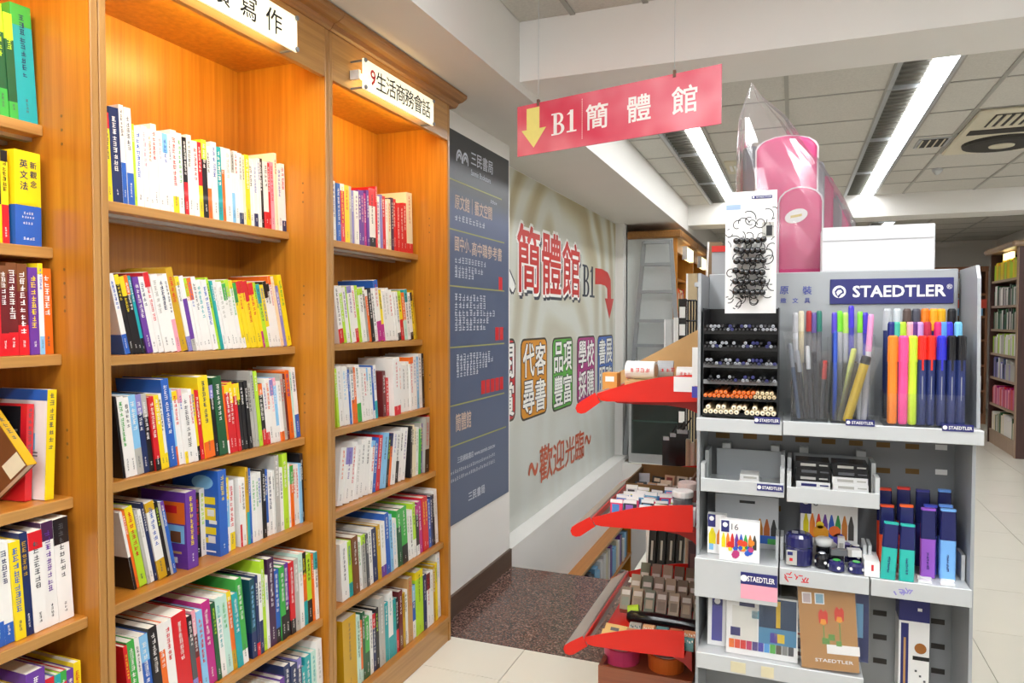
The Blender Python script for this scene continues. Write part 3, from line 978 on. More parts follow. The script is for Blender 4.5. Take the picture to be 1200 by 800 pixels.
# covers that show on the fourth middle shelf
def add_face_deco():
    for o in list(bpy.data.objects):
        lb = o.get('label', '')
        if 'middle bookcase fourth' not in lb: continue
        if 'purple book with purple foot' in lb:
            cv = [c for c in o.children if c.name.startswith('cover')][0]
            part_local(cv, 'cover_picture', P('or'), (-.13, -.004, -.001, -.0006, .12, .178))
            part_local(cv, 'cover_title', P('re'), (-.11, -.03, -.0016, -.001, .148, .168))
            part_local(cv, 'cover_picture', P('sb'), (-.075, -.008, -.001, -.0006, .068, .116))
            part_local(cv, 'cover_picture', P('br'), (-.055, -.02, -.0016, -.001, .07, .1))
            part_local(cv, 'cover_line', P('ta'), (-.09, -.02, -.001, -.0006, .04, .046))
            part_local(cv, 'cover_label', P('wh'), (-.06, -.035, -.001, -.0006, .015, .03))
        if 'blue book with blue foot' in lb:
            cv = [c for c in o.children if c.name.startswith('cover')][0]
            for q in ((-.06, -.012, .145, .165), (-.06, -.012, .10, .135), (-.055, -.012, .06, .08), (-.06, -.04, .035, .05)):
                part_local(cv, 'yellow_label', P('ye'), (q[0], q[1], -.001, -.0006, q[2], q[3]))
            for q in ((-.04, -.016, .112, .13), (-.035, -.008, .09, .10), (-.04, -.015, .036, .056), (-.055, -.015, .01, .014)):
                part_local(cv, 'white_label', P('wh'), (q[0], q[1], -.0016, -.001, q[2], q[3]))
            b = MB(); b.prism([(-.055 + .038 * math.cos(a * .314), .205 + .02 * math.sin(a * .314)) for a in range(20)], (0, -.001, 0), UX, UZ, NY, .0004); b.build('cover_oval', P('sb'), cv, local=True)


add_face_deco()

# ------------------------------------------------------------------ blue floor guide board on the pier
BXp = PIER_X + .006


def board_grad(nt, bsdf):
    tc = nt.nodes.new('ShaderNodeTexCoord')
    s = nt.nodes.new('ShaderNodeSeparateXYZ')
    nt.links.new(tc.outputs['Generated'], s.inputs[0])
    r = nt.nodes.new('ShaderNodeValToRGB')
    e = r.color_ramp.elements
    e[0].position = .0; e[0].color = (*lin('55627f'), 1)
    e[1].position = 1.; e[1].color = (*lin('2b2b2d'), 1)
    for p, c in ((.62, '55617d'), (.80, '545f82'), (.86, '2e2f36')):
        k = e.new(p); k.color = (*lin(c), 1)
    nt.links.new(s.outputs[2], r.inputs[0])
    return r.outputs[0]


M_board = ramp_mat('printed_slate_blue_vinyl', board_grad, .35)
pTL, pTR = at(526.5, 145, X=BXp), at(593, 203, X=BXp)
pBL, pBR = at(529, 612, X=BXp), at(594, 581, X=BXp)
y0, y1, z0, z1 = 2.806, 3.735, .435, 2.285
t = thing('guide_board', 'tall slate blue floor guide board with dark head on the pier', 'sign board', (BXp, (y0 + y1) / 2, z0))
part(t, 'panel', M_board, (PIER_X + .0005, BXp, y0, y1, z0, z1))
Xt = BXp + .0008
M_bw = mat('board_pale_lettering', 'cdd2de', .5)
M_bo = mat('board_peach_lettering', 'd9bfae', .5)
M_gl = mat('board_gold_line', 'a8a860', .5)
def bz(py, px=560): return at(px, py, X=Xt).z
def bp(px, py): return at(px, py, X=Xt)


def btext(nm, txt, x0, y0, x1, y1, h, m, bold=0.):
    """lettering running from photo point x0,y0 to x1,y1 on the board, h metres high"""
    a, c = bp(x0, y0), bp(x1, y1)
    _, _, (bx0, bx1, by0, by1) = text_raw(txt, 0)
    b = MB(); b.text(txt, h / (by1 - by0), (Xt, (a.y + c.y) / 2, (a.z + c.z) / 2), UY, UZ, bold=bold, width=c.y - a.y)
    b.build(nm, m, t)


btext('lettering', '三民書局', 552, 184, 577.5, 198, .068, M_bw, .012)
btext('lettering', 'Sanmin Bookstore', 552, 201, 575, 212.5, .028, M_bw)
# twin-arch emblem
b = MB(); ez = bp(542, 183).z - .02; ey = bp(542, 183).y
for cy in (ey - .034, ey + .034):
    for rr_ in (.024, .010):
        for k in range(12):
            a0, a1 = math.pi * k / 12, math.pi * (k + 1) / 12
            q = []
            for (r2, a) in ((rr_, a0), (rr_, a1), (rr_ + .010, a1), (rr_ + .010, a0)):
                q.append((Xt, cy - r2 * math.cos(a), ez + r2 * 1.3 * math.sin(a)))
            b.quad(*q[::-1])
    b.box(Xt - .0003, Xt, cy - .034, cy - .024, ez - .015, ez); b.box(Xt - .0003, Xt, cy + .024, cy + .034, ez - .015, ez)
tag(b.build('emblem', M_bw, t), kind='stuff')
for (xa, ya, xb, yb) in ((526, 208, 588, 234), (526, 268, 591, 284), (526, 334.5, 591, 341), (526, 407, 591, 402.5), (526, 474, 591, 462.5), (526, 522.6, 593, 501.5)):
    z = (bp(xa, ya).z + bp(xb, yb).z) / 2
    b = MB(); b.box(Xt - .0003, Xt, y0 + .01, bp(xb, yb).y, z - .003, z + .003); b.build('divider_line', M_gl, t)
btext('heading', '原文館｜藝文空間', 533, 236, 576.5, 250, .075, M_bo, .01)
btext('heading', '國中小．', 533, 284, 551.5, 289.5, .07, M_bo, .01)
btext('heading', '高中職參考書', 553, 290, 588, 300, .07, M_bo, .01)
btext('heading', '簡體館', 534, 496, 552, 490, .085, M_bo, .01)
btext('lettering', '三民網路書店 www.sanmin.com.tw', 536, 537, 580, 523, .03, M_bw, .008)
btext('lettering', '三民書局', 549, 581, 568, 573, .045, M_bw, .02)
rb = random.Random(4)
for (x0_, py, n, s_) in ((533, 254, 9, .032), (533, 304, 10, .03), (533, 314, 9, .03), (533, 321.5, 6, .03), (533, 348, 9, .033), (533, 357, 9, .033), (533, 366.5, 12, .033), (533, 375.5, 10, .033), (533, 384, 9, .033),
                (535, 419, 11, .03), (535, 426, 12, .03), (535, 432, 10, .03), (535, 439, 7, .03), (528, 555, 24, .018), (528, 564, 24, .018), (575, 236, 4, .018)):
    p_ = bp(x0_, py)
    b = MB(); b.glyphs((Xt, p_.y, p_.z - s_ / 2), UY, UZ, n, s_, rb, gap=1.25)
    tag(b.build('small_print', M_bw, t), kind='stuff')
for (x0_, py, n) in ((584.5, 332, 1), (580.5, 391, 2), (564, 454, 5)):
    p_ = bp(x0_, py)
    for k in range(n):
        b = MB(); b.box(Xt - .0003, Xt, p_.y + k * .062, p_.y + k * .062 + .05, p_.z - .035, p_.z + .035); b.build('red_tag', P('re'), t)

# ------------------------------------------------------------------ mural
def mural_mat(nt, bsdf):
    tc = nt.nodes.new('ShaderNodeTexCoord')
    mp = nt.nodes.new('ShaderNodeMapping')
    mp.inputs['Scale'].default_value = (1, 1.1, .75)
    nt.links.new(tc.outputs['Object'], mp.inputs[0])
    n1 = nt.nodes.new('ShaderNodeTexNoise')
    n1.inputs['Scale'].default_value = 1.3
    n1.inputs['Detail'].default_value = 1.5
    nt.links.new(mp.outputs[0], n1.inputs['Vector'])
    w = nt.nodes.new('ShaderNodeTexWave')
    w.wave_type = 'RINGS'
    w.inputs['Scale'].default_value = .9
    w.inputs['Distortion'].default_value = 11
    w.inputs['Detail'].default_value = 1.2
    w.inputs['Detail Scale'].default_value = .9
    nt.links.new(mp.outputs[0], w.inputs['Vector'])
    r = nt.nodes.new('ShaderNodeValToRGB')
    e = r.color_ramp.elements
    e[0].position = .1; e[0].color = (*lin('cdcec2'), 1)
    e[1].position = .95; e[1].color = (*lin('ac9f7a'), 1)
    k = e.new(.5); k.color = (*lin('c0bba0'), 1)
    nt.links.new(w.outputs['Fac'], r.inputs[0])
    # plain paler field towards the foot and the far end of the print
    s = nt.nodes.new('ShaderNodeSeparateXYZ')
    nt.links.new(tc.outputs['Generated'], s.inputs[0])
    m2 = nt.nodes.new('ShaderNodeMapRange')
    m2.inputs[1].default_value = .25; m2.inputs[2].default_value = .95
    m2.inputs[3].default_value = .12; m2.inputs[4].default_value = 1
    nt.links.new(s.outputs[2], m2.inputs[0])
    mx = nt.nodes.new('ShaderNodeMixRGB')
    mx.inputs[1].default_value = (*lin('d0d4d0'), 1)
    nt.links.new(m2.outputs[0], mx.inputs[0])
    nt.links.new(r.outputs[0], mx.inputs[2])
    return mx.outputs[0]


M_mural = ramp_mat('printed_beige_swirl_wallpaper', mural_mat, .4)
MX = MURAL_X + .004
t = thing('mural', 'beige swirl mural with red characters, red arrow and coloured tablets', 'mural', (MX, 5.4, .04))
part(t, 'printed_sheet', M_mural, (MURAL_X + .0008, MX, 3.768, 7.13, .04, 2.365))
M_mred = mat('mural_red', 'c8302a', .4)
M_mwh = mat('mural_white', 'f3f3ef', .4)
M_mdk = mat('mural_dark', '3a3f4c', .4)


def mw(px, py): return at(px, py, X=MX)


def mtext(ch, x0, y0, x1, y1, m, k, bold=.03, outline=None, shadow=None):
    """a character filling the photo box x0..x1, y0..y1 on the mural plane"""
    xm = (x0 + x1) / 2
    a, c = mw(x0, (y0 + y1) / 2), mw(x1, (y0 + y1) / 2)
    zt, zb = mw(xm, y0).z, mw(xm, y1).z
    cy, cz, w, h = (a.y + c.y) / 2, (zt + zb) / 2, c.y - a.y, zt - zb
    vs, fs, (bx0, bx1, by0, by1) = text_raw(ch, 0)
    sz = h / (by1 - by0)
    if shadow:
        b = MB(); b.text(ch, sz, (MX + .0006, cy + .022, cz - .022), UY, UZ, bold=bold + .045, width=w); b.build('lettering_shadow', shadow, t)
    if outline:
        b = MB(); b.text(ch, sz, (MX + .0015, cy, cz), UY, UZ, bold=bold + .045, width=w); b.build('lettering_outline', outline, t)
    b = MB(); b.text(ch, sz, (MX + .0028, cy, cz), UY, UZ, bold=bold, width=w); b.build('lettering', m, t)


mtext('簡', 606, 265, 632, 342, M_mred, 0, .018, M_mwh, M_mdk)
mtext('體', 635, 274, 657, 345, M_mred, 0, .018, M_mwh, M_mdk)
mtext('館', 659, 285, 679, 347, M_mred, 0, .018, M_mwh, M_mdk)
mtext('人', 570, 272, 602, 338, M_mwh, 0, .05, M_mdk)
# B1 with slab serifs
a, c = mw(683, 330), mw(696, 330)
zt, zb = mw(689, 311).z, mw(689, 348).z
b = MB()
hB = zt - zb
serif_b1(b, Vector((MX + .002, a.y - .02, zb)), Vector((MX + .002, a.y + (c.y - a.y) * .6, zb)), UY, UZ, hB, kx=(c.y - a.y) * .85 / hB)
b.build('lettering', M_mdk, t)
# bent arrow
pts = [(697.5, 314), (705, 315), (712, 319), (715.5, 328), (715.8, 350), (719, 350), (714, 373.5), (708.8, 349.5), (712 - .2, 349.7), (711.5, 338), (709, 334.5), (704, 333), (697.5, 333)]
b = MB()
q = [mw(*p) for p in pts]
b.prism([(v.y, v.z) for v in q][::-1], (MX + .002, 0, 0), UY, UZ, UX, .0015)
b.build('bent_arrow', M_mred, t)
pills = [('閱賞', 574, 604, 397, 497, 'd0383c', 0), ('代客尋書', 610, 641, 396, 489, 'd9922c', 1), ('品項豐富', 647, 671, 395, 479, '5fae48', 1), ('學校採購', 676, 697, 393.5, 470, 'b23a86', 1), ('書展服務', 700, 718, 392.5, 462, '4a72c4', 1)]
M_pd = mat('mural_tablet_rim', '4a443c', .4)
for txt, x0, x1, ya, yb, colr, k in pills:
    a, c = mw(x0, 430), mw(x1, 430)
    xm = (x0 + x1) / 2
    zt, zb = mw(xm, ya).z, mw(xm, yb).z
    yA, yB = a.y, c.y

    def rr(e, rad):
        A, B_, C, D = yA + e, yB - e, zb + e, zt - e
        out = []
        for (cx, cz, a0) in ((B_ - rad, D - rad, 0), (A + rad, D - rad, 90), (A + rad, C + rad, 180), (B_ - rad, C + rad, 270)):
            for j in range(5):
                th = math.radians(a0 + j * 22.5)
                out.append((cx + rad * math.cos(th), cz + rad * math.sin(th)))
        return out
    b = MB(); b.prism(rr(0, .06), (MX + .001, 0, 0), UY, UZ, UX, .0008); s = b.build('tablet_rim', M_pd, t)
    b = MB(); b.prism(rr(.014, .055), (MX + .0016, 0, 0), UY, UZ, UX, .0005); b.build('tablet', mat('mural_tablet_' + colr, colr, .4), t)
    n = len(txt)
    for i, ch in enumerate(txt):
        if n == 4:
            fx, fz = (i % 2) * .44 + .28, .73 - (i // 2) * .46
            w, h = (yB - yA) * .40, (zt - zb) * .40
        else:
            fx, fz = .62, .73 - i * .46
            w, h = (yB - yA) * .6, (zt - zb) * .40
        _, _, (bx0, bx1, by0, by1) = text_raw(ch, 0)
        o_ = (MX + .0022, yA + (yB - yA) * fx, zb + (zt - zb) * fz)
        b = MB(); b.text(ch, h / (by1 - by0), o_, UY, UZ, bold=.05, width=w); b.build('lettering_outline', M_mdk, t)
        b = MB(); b.text(ch, h / (by1 - by0), (o_[0] + .0011, o_[1], o_[2]), UY, UZ, bold=.02, width=w); b.build('lettering', M_mwh, t)
M_mo = mat('mural_orange', 'c65a35', .4)
for ch, x0, ya, x1, yb in (('～', 619, 541, 630, 558), ('歡', 632, 521, 647, 562), ('迎', 648, 516, 661, 552), ('光', 662, 512, 673, 544), ('臨', 674, 505, 684, 538), ('～', 685, 509, 692, 521)):
    mtext(ch, x0, ya, x1, yb, M_mo, 0, .015)

# ------------------------------------------------------------------ hanging red sign
L0, L1 = Vector((-1.02, 2.66, 0)), Vector((-.228, 2.456, 0))
u = (L1 - L0).normalized(); W = (L1 - L0).length
nrm = u.cross(UZ).normalized()
ZB, ZT = 2.042, 2.236


def sign_glare_print(nt, bsdf):  # red print lightened in pale patches to imitate glare
    tc = nt.nodes.new('ShaderNodeTexCoord')
    n = nt.nodes.new('ShaderNodeTexNoise')
    n.inputs['Scale'].default_value = 5
    nt.links.new(tc.outputs['Object'], n.inputs['Vector'])
    r = nt.nodes.new('ShaderNodeValToRGB')
    r.color_ramp.elements[0].position = .35; r.color_ramp.elements[0].color = (*lin('dc4560'), 1)
    r.color_ramp.elements[1].position = .75; r.color_ramp.elements[1].color = (*lin('f08c9c'), 1)
    nt.links.new(n.outputs['Fac'], r.inputs[0])
    return r.outputs[0]


M_sign = ramp_mat('glossy_red_print', sign_glare_print, .22, coat=.6)
t = thing('hanging_sign', 'red hanging sign with yellow arrow pointing down to B1', 'sign', ((L0 + L1) / 2 + UZ * ZB))
b = MB(); b.prism([(0, ZB), (W, ZB), (W, ZT), (0, ZT)], L0, u, UZ, nrm, .005); b.build('panel', M_sign, t)
front = L0 + nrm * .0008
def sg(x, z): return front + u * (x * W) + UZ * (ZB + z * (ZT - ZB))
b = MB(); H = ZT - ZB
b.prism([(.055 * W, .92 * H), (.055 * W, .5 * H), (.025 * W, .5 * H), (.095 * W, .13 * H), (.165 * W, .5 * H), (.128 * W, .5 * H), (.128 * W, .92 * H)], front + UZ * ZB, u, UZ, nrm, .0006)
b.build('arrow', mat('sign_yellow', 'f2ea8c', .3), t)
M_sw = mat('sign_white', 'fdf8f6', .3)
b = MB()
serif_b1(b, sg(.195, .30), sg(.278, .31), u, UZ, .082)
b.build('lettering', M_sw, t)
for i, ch in enumerate('簡體館'):
    b = MB(); b.text(ch, .098, sg(.435 + .205 * i, .52), u, UZ, bold=.018); b.build('lettering', M_sw, t)
b = MB()
for k in range(22):
    p_ = sg(.358, .14 + k * .035)
    b.quad(p_, p_ + u * .0025, p_ + u * .0025 + UZ * .004, p_ + UZ * .004)
b.build('dotted_line', M_sw, t)
for x in (.12, .8):
    p_ = L0 + u * (x * W) - nrm * .0025
    b = MB(); b.cyl(p_ + UZ * (ZT + .01), p_ + UZ * (CEIL + .0), .0012, n=6); w_ = b.build('wire', M_metal_l, t)
    b = MB(); b.box(p_.x - .005, p_.x + .005, p_.y - .006, p_.y + .006, ZT - .012, ZT + .012); b.build('clip', mat('rusty_clip', '6d4a37', .6), t)

# ------------------------------------------------------------------ grey stationery display stand
YF, YB = 1.55, 1.735
SX0, SX1 = -.185, .318
st = thing('display_stand', 'grey metal pen display stand with navy brand plate', 'display stand', ((SX0 + SX1) / 2, (YF + YB) / 2, 0))
part(st, 'side_panel', M_metal, (SX0 - .006, SX0, YF + .03, YB + .02, .0, 1.5))
part(st, 'side_panel', M_metal, (SX1, SX1 + .006, YF + .03, YB + .02, .0, 1.196))
b = MB()
b.prism([(YF + .03, 1.196), (YB + .02, 1.196), (YB + .02, 1.505), (YF + .06, 1.505), (YF + .045, 1.48)], (SX1 + .012, 0, 0), UY, UZ, UX, .006)
b.build('side_wing', M_metal, st)
part(st, 'back_panel', M_metal_d, (SX0, SX1, YB, YB + .012, .0, 1.19))
part(st, 'header_panel', M_metal, (SX0, SX1, YB - .004, YB + .012, 1.19, 1.507), bevel=.002)
part(st, 'base', M_metal_d, (SX0, SX1, YF + .02, YB, .0, .1))
slot_m = mat('slot_hole', '2b2622', .7)
slot_k = mat('slot_hole_brown', '7a5a2c', .7)
for (px_, py_) in [(847, 510), (879, 511), (909, 513), (940, 515), (971, 517), (1003, 519), (1035, 521), (1069, 523), (1035, 551), (1069, 552), (847, 590), (878, 592), (907, 595), (1031, 718), (1031, 746), (1031, 774), (1099, 728), (1099, 757), (1099, 786)]:
    x0, x1, z0, z1 = rect(px_ - 8, py_ - 3, px_ + 8, py_ + 3, YB)
    part(st, 'slot', slot_m if py_ > 600 else slot_k, (x0, x1, YB - .0012, YB, z0, z1))
for (px_, py_) in ((1103, 524), (1103, 553)):
    x0, x1, z0, z1 = rect(px_ - 7, py_ - 3, px_ + 7, py_ + 3, YB)
    part(st, 'slot', M_white, (x0, x1, YB - .0012, YB, z0, z1))  # white fill stands for light showing through these slots
# shelves
TZ = 1.193
XS = at(917, 497, Y=YF).x
for (xa, xb, zo) in ((SX0 - .004, XS - .001, 0), (XS + .001, SX1 + .012, .001)):
    s = part(st, 'shelf', M_metal_l, (xa, xb, YF, YB - .001, TZ - .004 + zo, TZ + zo))
    part(s, 'shelf_lip', M_metal_l, (xa, xb, YF - .003, YF, TZ - .026 + zo, TZ + .002 + zo), bevel=.001)


def stick(x0, y0, x1, y1, Y, parent, txt='STAEDTLER', bold=.02):
    xa, xb, za, zb = rect(x0, y0, x1, y1, Y)
    s = part(parent, 'brand_label', M_blue, (xa, xb, Y - .0012, Y, za, zb))
    b = MB(); b.text(txt, (zb - za) * .62, ((xa + xb) / 2 + .004, Y - .0018, (za + zb) / 2), UX, UZ, bold=bold, width=(xb - xa) * .74)
    b.cyl((xa + (xb - xa) * .09, Y - .0014, (za + zb) / 2), (xa + (xb - xa) * .09, Y - .0018, (za + zb) / 2), (zb - za) * .28, n=12)
    b.build('lettering', M_white, s)


stick(884, 488.5, 914, 496.5, YF - .003, st)
stick(991, 491.5, 1025, 499, YF - .003, st)
stick(1104, 497, 1141, 505.5, YF - .003, st)
# brand plate
Yp = YB - .005
xa, xb, za, zb = rect(972.5, 326, 1117.5, 356, Yp)
pl = part(st, 'brand_plate', M_blue, (xa, xb, Yp - .003, Yp, za, zb), bevel=.001)
zc = (za + zb) / 2
b = MB(); b.text('STAEDTLER', .034, (xa + (xb - xa) * .565, Yp - .0036, zc), UX, UZ, bold=.03, width=(xb - xa) * .74); b.build('lettering', M_white, pl)
b = MB(); b.text('®', .014, (xb - .008, Yp - .0036, zc + .008), UX, UZ); b.build('lettering', M_white, pl)
cx = xa + .0185
b = MB(); b.cyl((cx, Yp - .0032, zc), (cx, Yp - .0036, zc), .0135, n=24); b.build('emblem_disc', M_white, pl)
b = MB()
b.prism([(cx - .001, zc - .0135), (cx + .004, zc - .006), (cx + .010, zc - .003), (cx + .0085, zc + .004), (cx + .003, zc + .009), (cx - .004, zc + .0075), (cx - .009, zc + .001), (cx - .0075, zc - .006)][::1], (0, Yp - .0040, 0), UX, UZ, NY, .0003)
b.build('emblem_head', M_blue, pl)
b = MB()
b.prism([(cx - .003, zc - .009), (cx + .003, zc - .003), (cx + .006, zc - .001), (cx + .004, zc + .004), (cx - .002, zc + .004), (cx - .006, zc - .001)], (0, Yp - .0044, 0), UX, UZ, NY, .0003)
b.build('emblem_face', M_white, pl)
M_hb = mat('header_blue_print', '4a55a8', .5)
for ch, px_, py_, s in (('原', 919, 340, .020), ('裝', 946, 340, .020), ('緻', 918, 352, .013), ('文', 932, 352, .013), ('具', 946, 352, .013)):
    p_ = at(px_, py_, Y=Yp); b = MB(); b.text(ch, s, (p_.x, Yp - .0006, p_.z), UX, UZ, bold=.01); b.build('lettering', M_hb, st)

# pencil rack
x0, x1, z0, z1 = rect(825, 363, 912.5, 489, 1.60)
z0 = TZ + .0005
pr = thing('pencil_rack', 'black six-tier pencil rack at the left of the stand', 'pencil rack', ((x0 + x1) / 2, 1.63, z0))
part(pr, 'side_plate', M_black, (x0, x0 + .002, 1.575, 1.715, z0, z1 + .004))
part(pr, 'side_plate', M_black, (x1 - .002, x1, 1.575, 1.715, z0, z1 + .004))
part(pr, 'back_plate', M_black, (x0 + .002, x1 - .002, 1.713, 1.715, z0, z1 + .004))
tier_z = [at(868, p_, Y=1.58).z for p_ in (485, 466, 447, 427.5, 407.5, 388)]
M_pblk = mat('black_lacquer', '131318', .18, noise=0, coat=.5)
M_porg = mat('orange_lacquer', 'e8722a', .3, noise=.02)
M_pnat = mat('natural_wood_pencil', 'd9c39a', .6)
M_pbrn = mat('brown_wood_pencil', '9c7a55', .6)
M_lead = mat('graphite', '48484c', .4)
M_tipg = mat('grey_tip', 'b9bcc4', .2, metal=.4)
tiern = ['bottom', 'fifth', 'fourth', 'third', 'second', 'top']
pen_me = {}


def pencil(x, z, body, tip, rad, label, grp, y0=1.56, tl=0.):
    key = (body.name, tip.name, rad)
    o = thing('pencil', label, 'pencil', (x, y0, z), (rng.uniform(-.02, .02) + tl, 0, rng.uniform(-.03, .03)), grp)
    if key not in pen_me:
        b = MB(); b.cyl((0, .004, 0), (0, .14, 0), rad, n=6 if rad < .0045 else 10); m1 = b.build('barrel', body, o, local=True).data
        b = MB(); b.chain([(0, .004, 0), (0, .001, 0), (0, 0, 0)], [rad, rad * .92, rad * .7], 8); m2 = b.build('end', tip, o, local=True).data
        b = MB(); b.cyl((0, .0, 0), (0, -.0005, 0), rad * .35, n=6); m3 = b.build('lead', M_lead, o, local=True).data
        pen_me[key] = (m1, m2, m3)
    else:
        for nm, me in zip(('barrel', 'end', 'lead'), pen_me[key]):
            c = bpy.data.objects.new(nm, me); COL.objects.link(c); c.parent = o


for ti, tz in enumerate(tier_z):
    part(pr, 'tier', M_black, (x0 + .002, x1 - .002, 1.578, 1.713, tz - .002, tz))
    part(pr, 'tier_lip', M_metal_d if ti in (2, 3) else M_black, (x0 + .002, x1 - .002, 1.574, 1.578, tz - .006, tz + .003))
    if ti == 0: n, rad = 14, .0051
    elif ti == 1: n, rad = 16, .0043
    else: n, rad = 19, .0037
    w = x1 - x0 - .006
    for rw in range(2 if ti != 4 else 2):
        cnt = 0
        for k in range(n - rw):
            if rng.random() < (.04 if ti < 2 and rw == 0 else (.3 if rw and ti > 1 else (.12 if rw else .05))): continue
            cnt += 1
            xx = x0 + .003 + (k + .5 + .5 * rw) * w / n
            zz = tz + rad + .0003 + rw * rad * 1.8
            if ti == 0: bm, tm, nm = M_pnat, mat('pale_wood_end', 'efe2c4', .6), 'thick natural wood pencil'
            elif ti == 1: bm, tm, nm = (M_porg, M_porg, 'orange pencil') if k < 11 else (M_pbrn, M_pnat, 'brown wood pencil')
            else: bm, tm, nm = M_pblk, (M_tipg if rng.random() < .45 else (M_blue if rng.random() < .3 else M_pblk)), 'black lacquered pencil'
            pencil(xx, zz, bm, tm, rad, '%s, %s from left, %s row of the rack\'s %s tier' % (nm, ordinal(cnt), 'upper' if rw else 'lower', tiern[ti]), 'pencils in the black rack')

# hanging card with black caps
Yc = 1.60
xa, xb, za, zb = rect(850, 224, 910, 367, Yc)
cd = thing('display_card', 'white hang card with black floral print above the pencil rack', 'card', ((xa + xb) / 2, Yc, za))
part(cd, 'card', M_white, (xa, xb, Yc, Yc + .002, za, zb))
stick(881, 229, 905, 232.5, Yc, cd, bold=.0)
rc = random.Random(9)
b = MB()
xm, zm = (xa + xb) / 2, (za + zb) / 2
for k in range(80):
    # curling tendrils
    a0 = rc.uniform(0, 6.28); px_, pz_ = xm + rc.uniform(-.046, .046), zm + rc.uniform(-.105, .075)
    cur = rc.choice((-1, 1)) * rc.uniform(.25, .5)
    for j in range(7):
        nx, nz = px_ + .0052 * math.cos(a0), pz_ + .0052 * math.sin(a0)
        if xa + .003 < nx < xb - .003 and za + .01 < nz < zb - .03:
            dx, dz = -math.sin(a0) * .0009, math.cos(a0) * .0009
            b.quad((px_ - dx, Yc - .0005, pz_ - dz), (nx - dx, Yc - .0005, nz - dz), (nx + dx, Yc - .0005, nz + dz), (px_ + dx, Yc - .0005, pz_ + dz))
        px_, pz_ = nx, nz
        a0 += cur; cur *= 1.12
tag(b.build('floral_print', M_ink, cd), kind='stuff')
q = rect(851, 240, 868, 246, Yc)
part(cd, 'pen_print', mat('pale_blue_print', '9db4d8', .5), (q[0], q[1], Yc - .0005, Yc, q[2], q[3]))
q = rect(893, 260, 907, 278, Yc)
part(cd, 'photo_print', P('gy'), (q[0], q[1], Yc - .0005, Yc, q[2], q[3]))
q = rect(898, 264, 905, 276, Yc)
part(cd, 'photo_hair', M_ink, (q[0], q[1], Yc - .0008, Yc - .0005, q[2], q[3]))
me_cap = None
for r_i in range(6):
    for c_i in range(6):
        p_ = at(862 + c_i * 6.4 + rc.uniform(-1, 1), 281 + r_i * 12.3 + rc.uniform(-1.2, 1.2), Y=Yc - .03)
        lab = 'glossy black pencil topper on the white card, %s from left in the %s row' % (ordinal(c_i + 1), ordinal(r_i + 1))
        o = thing('pencil_topper', lab, 'pencil topper', (p_.x, Yc - .0008, p_.z), (0, 0, 0), 'black toppers on the hang card')
        if me_cap is None:
            b = MB(); b.chain([(0, 0, 0), (0, -.012, 0), (0, -.014, 0), (0, -.020, 0), (0, -.026, 0), (0, -.030, 0), (0, -.032, 0)], [.0035, .0035, .0052, .0068, .0068, .005, .002], 10)
            c = b.build('shell', mat('black_gloss', '0c0c10', .08, noise=0, coat=1.), o, local=True, smooth=True)
            b = MB(); b.chain([(0, -.0135, 0), (0, -.0155, 0)], [.0058, .0058], 10)
            d = b.build('ring', M_alu, o, local=True)
            me_cap = (c.data, d.data)
        else:
            for nm, me in zip(('shell', 'ring'), me_cap):
                c = bpy.data.objects.new(nm, me); COL.objects.link(c); c.parent = o


# pens, markers
def solid(name, hexc, rough=.3):
    return mat('plastic_%s_%d' % (hexc, rough * 100), hexc, rough, noise=.02)


def marker(p0, p1, rad, body, cap, label, cat='marker', frac=.32, tipc=None, sleeve=False, group=None, n=10, clip=False):
    p0, p1 = Vector(p0), Vector(p1)
    o = thing('marker' if cat == 'marker' else 'pen', label, cat, p0, group=group)
    d = p1 - p0
    m = p0 + d * (1 - frac)
    b = MB(); b.chain([p0, p0 + d * .02, m], [rad * .8, rad, rad], n); b.build('barrel', solid('b', body), o)
    b = MB(); b.chain([m, m + d * .004, p1 - d * .02, p1], [rad * 1.02, rad * 1.1, rad * 1.05, rad * .75], n); b.build('cap', solid('c', cap), o)
    if clip:
        b = MB(); b.box(m.x - .0016, m.x + .0016, m.y - rad - .0022, m.y - rad, m.z - .02, p1.z - .004); b.build('clip', solid('c', cap), o)
    if tipc:
        b = MB(); b.cyl(p0 - d * .04, p0, rad * .3, rad * .8, n=8); b.build('tip', solid('t', tipc), o)
    if sleeve:
        b = MB()
        w = rad * 2.6
        e = d.normalized().cross(NY).normalized()
        a, c = p0 - d * .03, p1 + d * .16
        for s_ in (-1, 1):
            vs = []
            for k in range(7):
                q_ = a + (c - a) * (k / 6)
                vs += [q_ - e * w + NY * (s_ * .0002), q_ + NY * (rad * 1.3 * s_) + e * rng.uniform(-.002, .002), q_ + e * w + NY * (s_ * .0002)]
            fs = []
            for k in range(6):
                for j in range(2):
                    fs.append((k * 3 + j, k * 3 + j + 1, (k + 1) * 3 + j + 1, (k + 1) * 3 + j))
            b.add(vs, fs)
        b.build('clear_sleeve', M_film, o)
    return o


def ah(x0_, y0_, x1_, y1_, Ya, Yb_, label, frac=1.):
    xa, xb, za, zb = rect(x0_, y0_, x1_, y1_, Ya)
    za = TZ + .0015
    o = thing('acrylic_holder', label, 'pen holder', ((xa + xb) / 2, (Ya + Yb_) / 2, za))
    w = .0015
    part(o, 'front_wall', M_clear, (xa, xb, Ya, Ya + w, za, zb)); part(o, 'back_wall', M_clear, (xa, xb, Yb_ - w, Yb_, za, zb))
    part(o, 'side_wall', M_clear, (xa, xa + w, Ya + w, Yb_ - w, za, zb)); part(o, 'side_wall', M_clear, (xb - w, xb, Ya + w, Yb_ - w, za, zb))
    part(o, 'floor_plate', M_clear, (xa + w, xb - w, Ya + w, Yb_ - w, za, za + w))
    return o


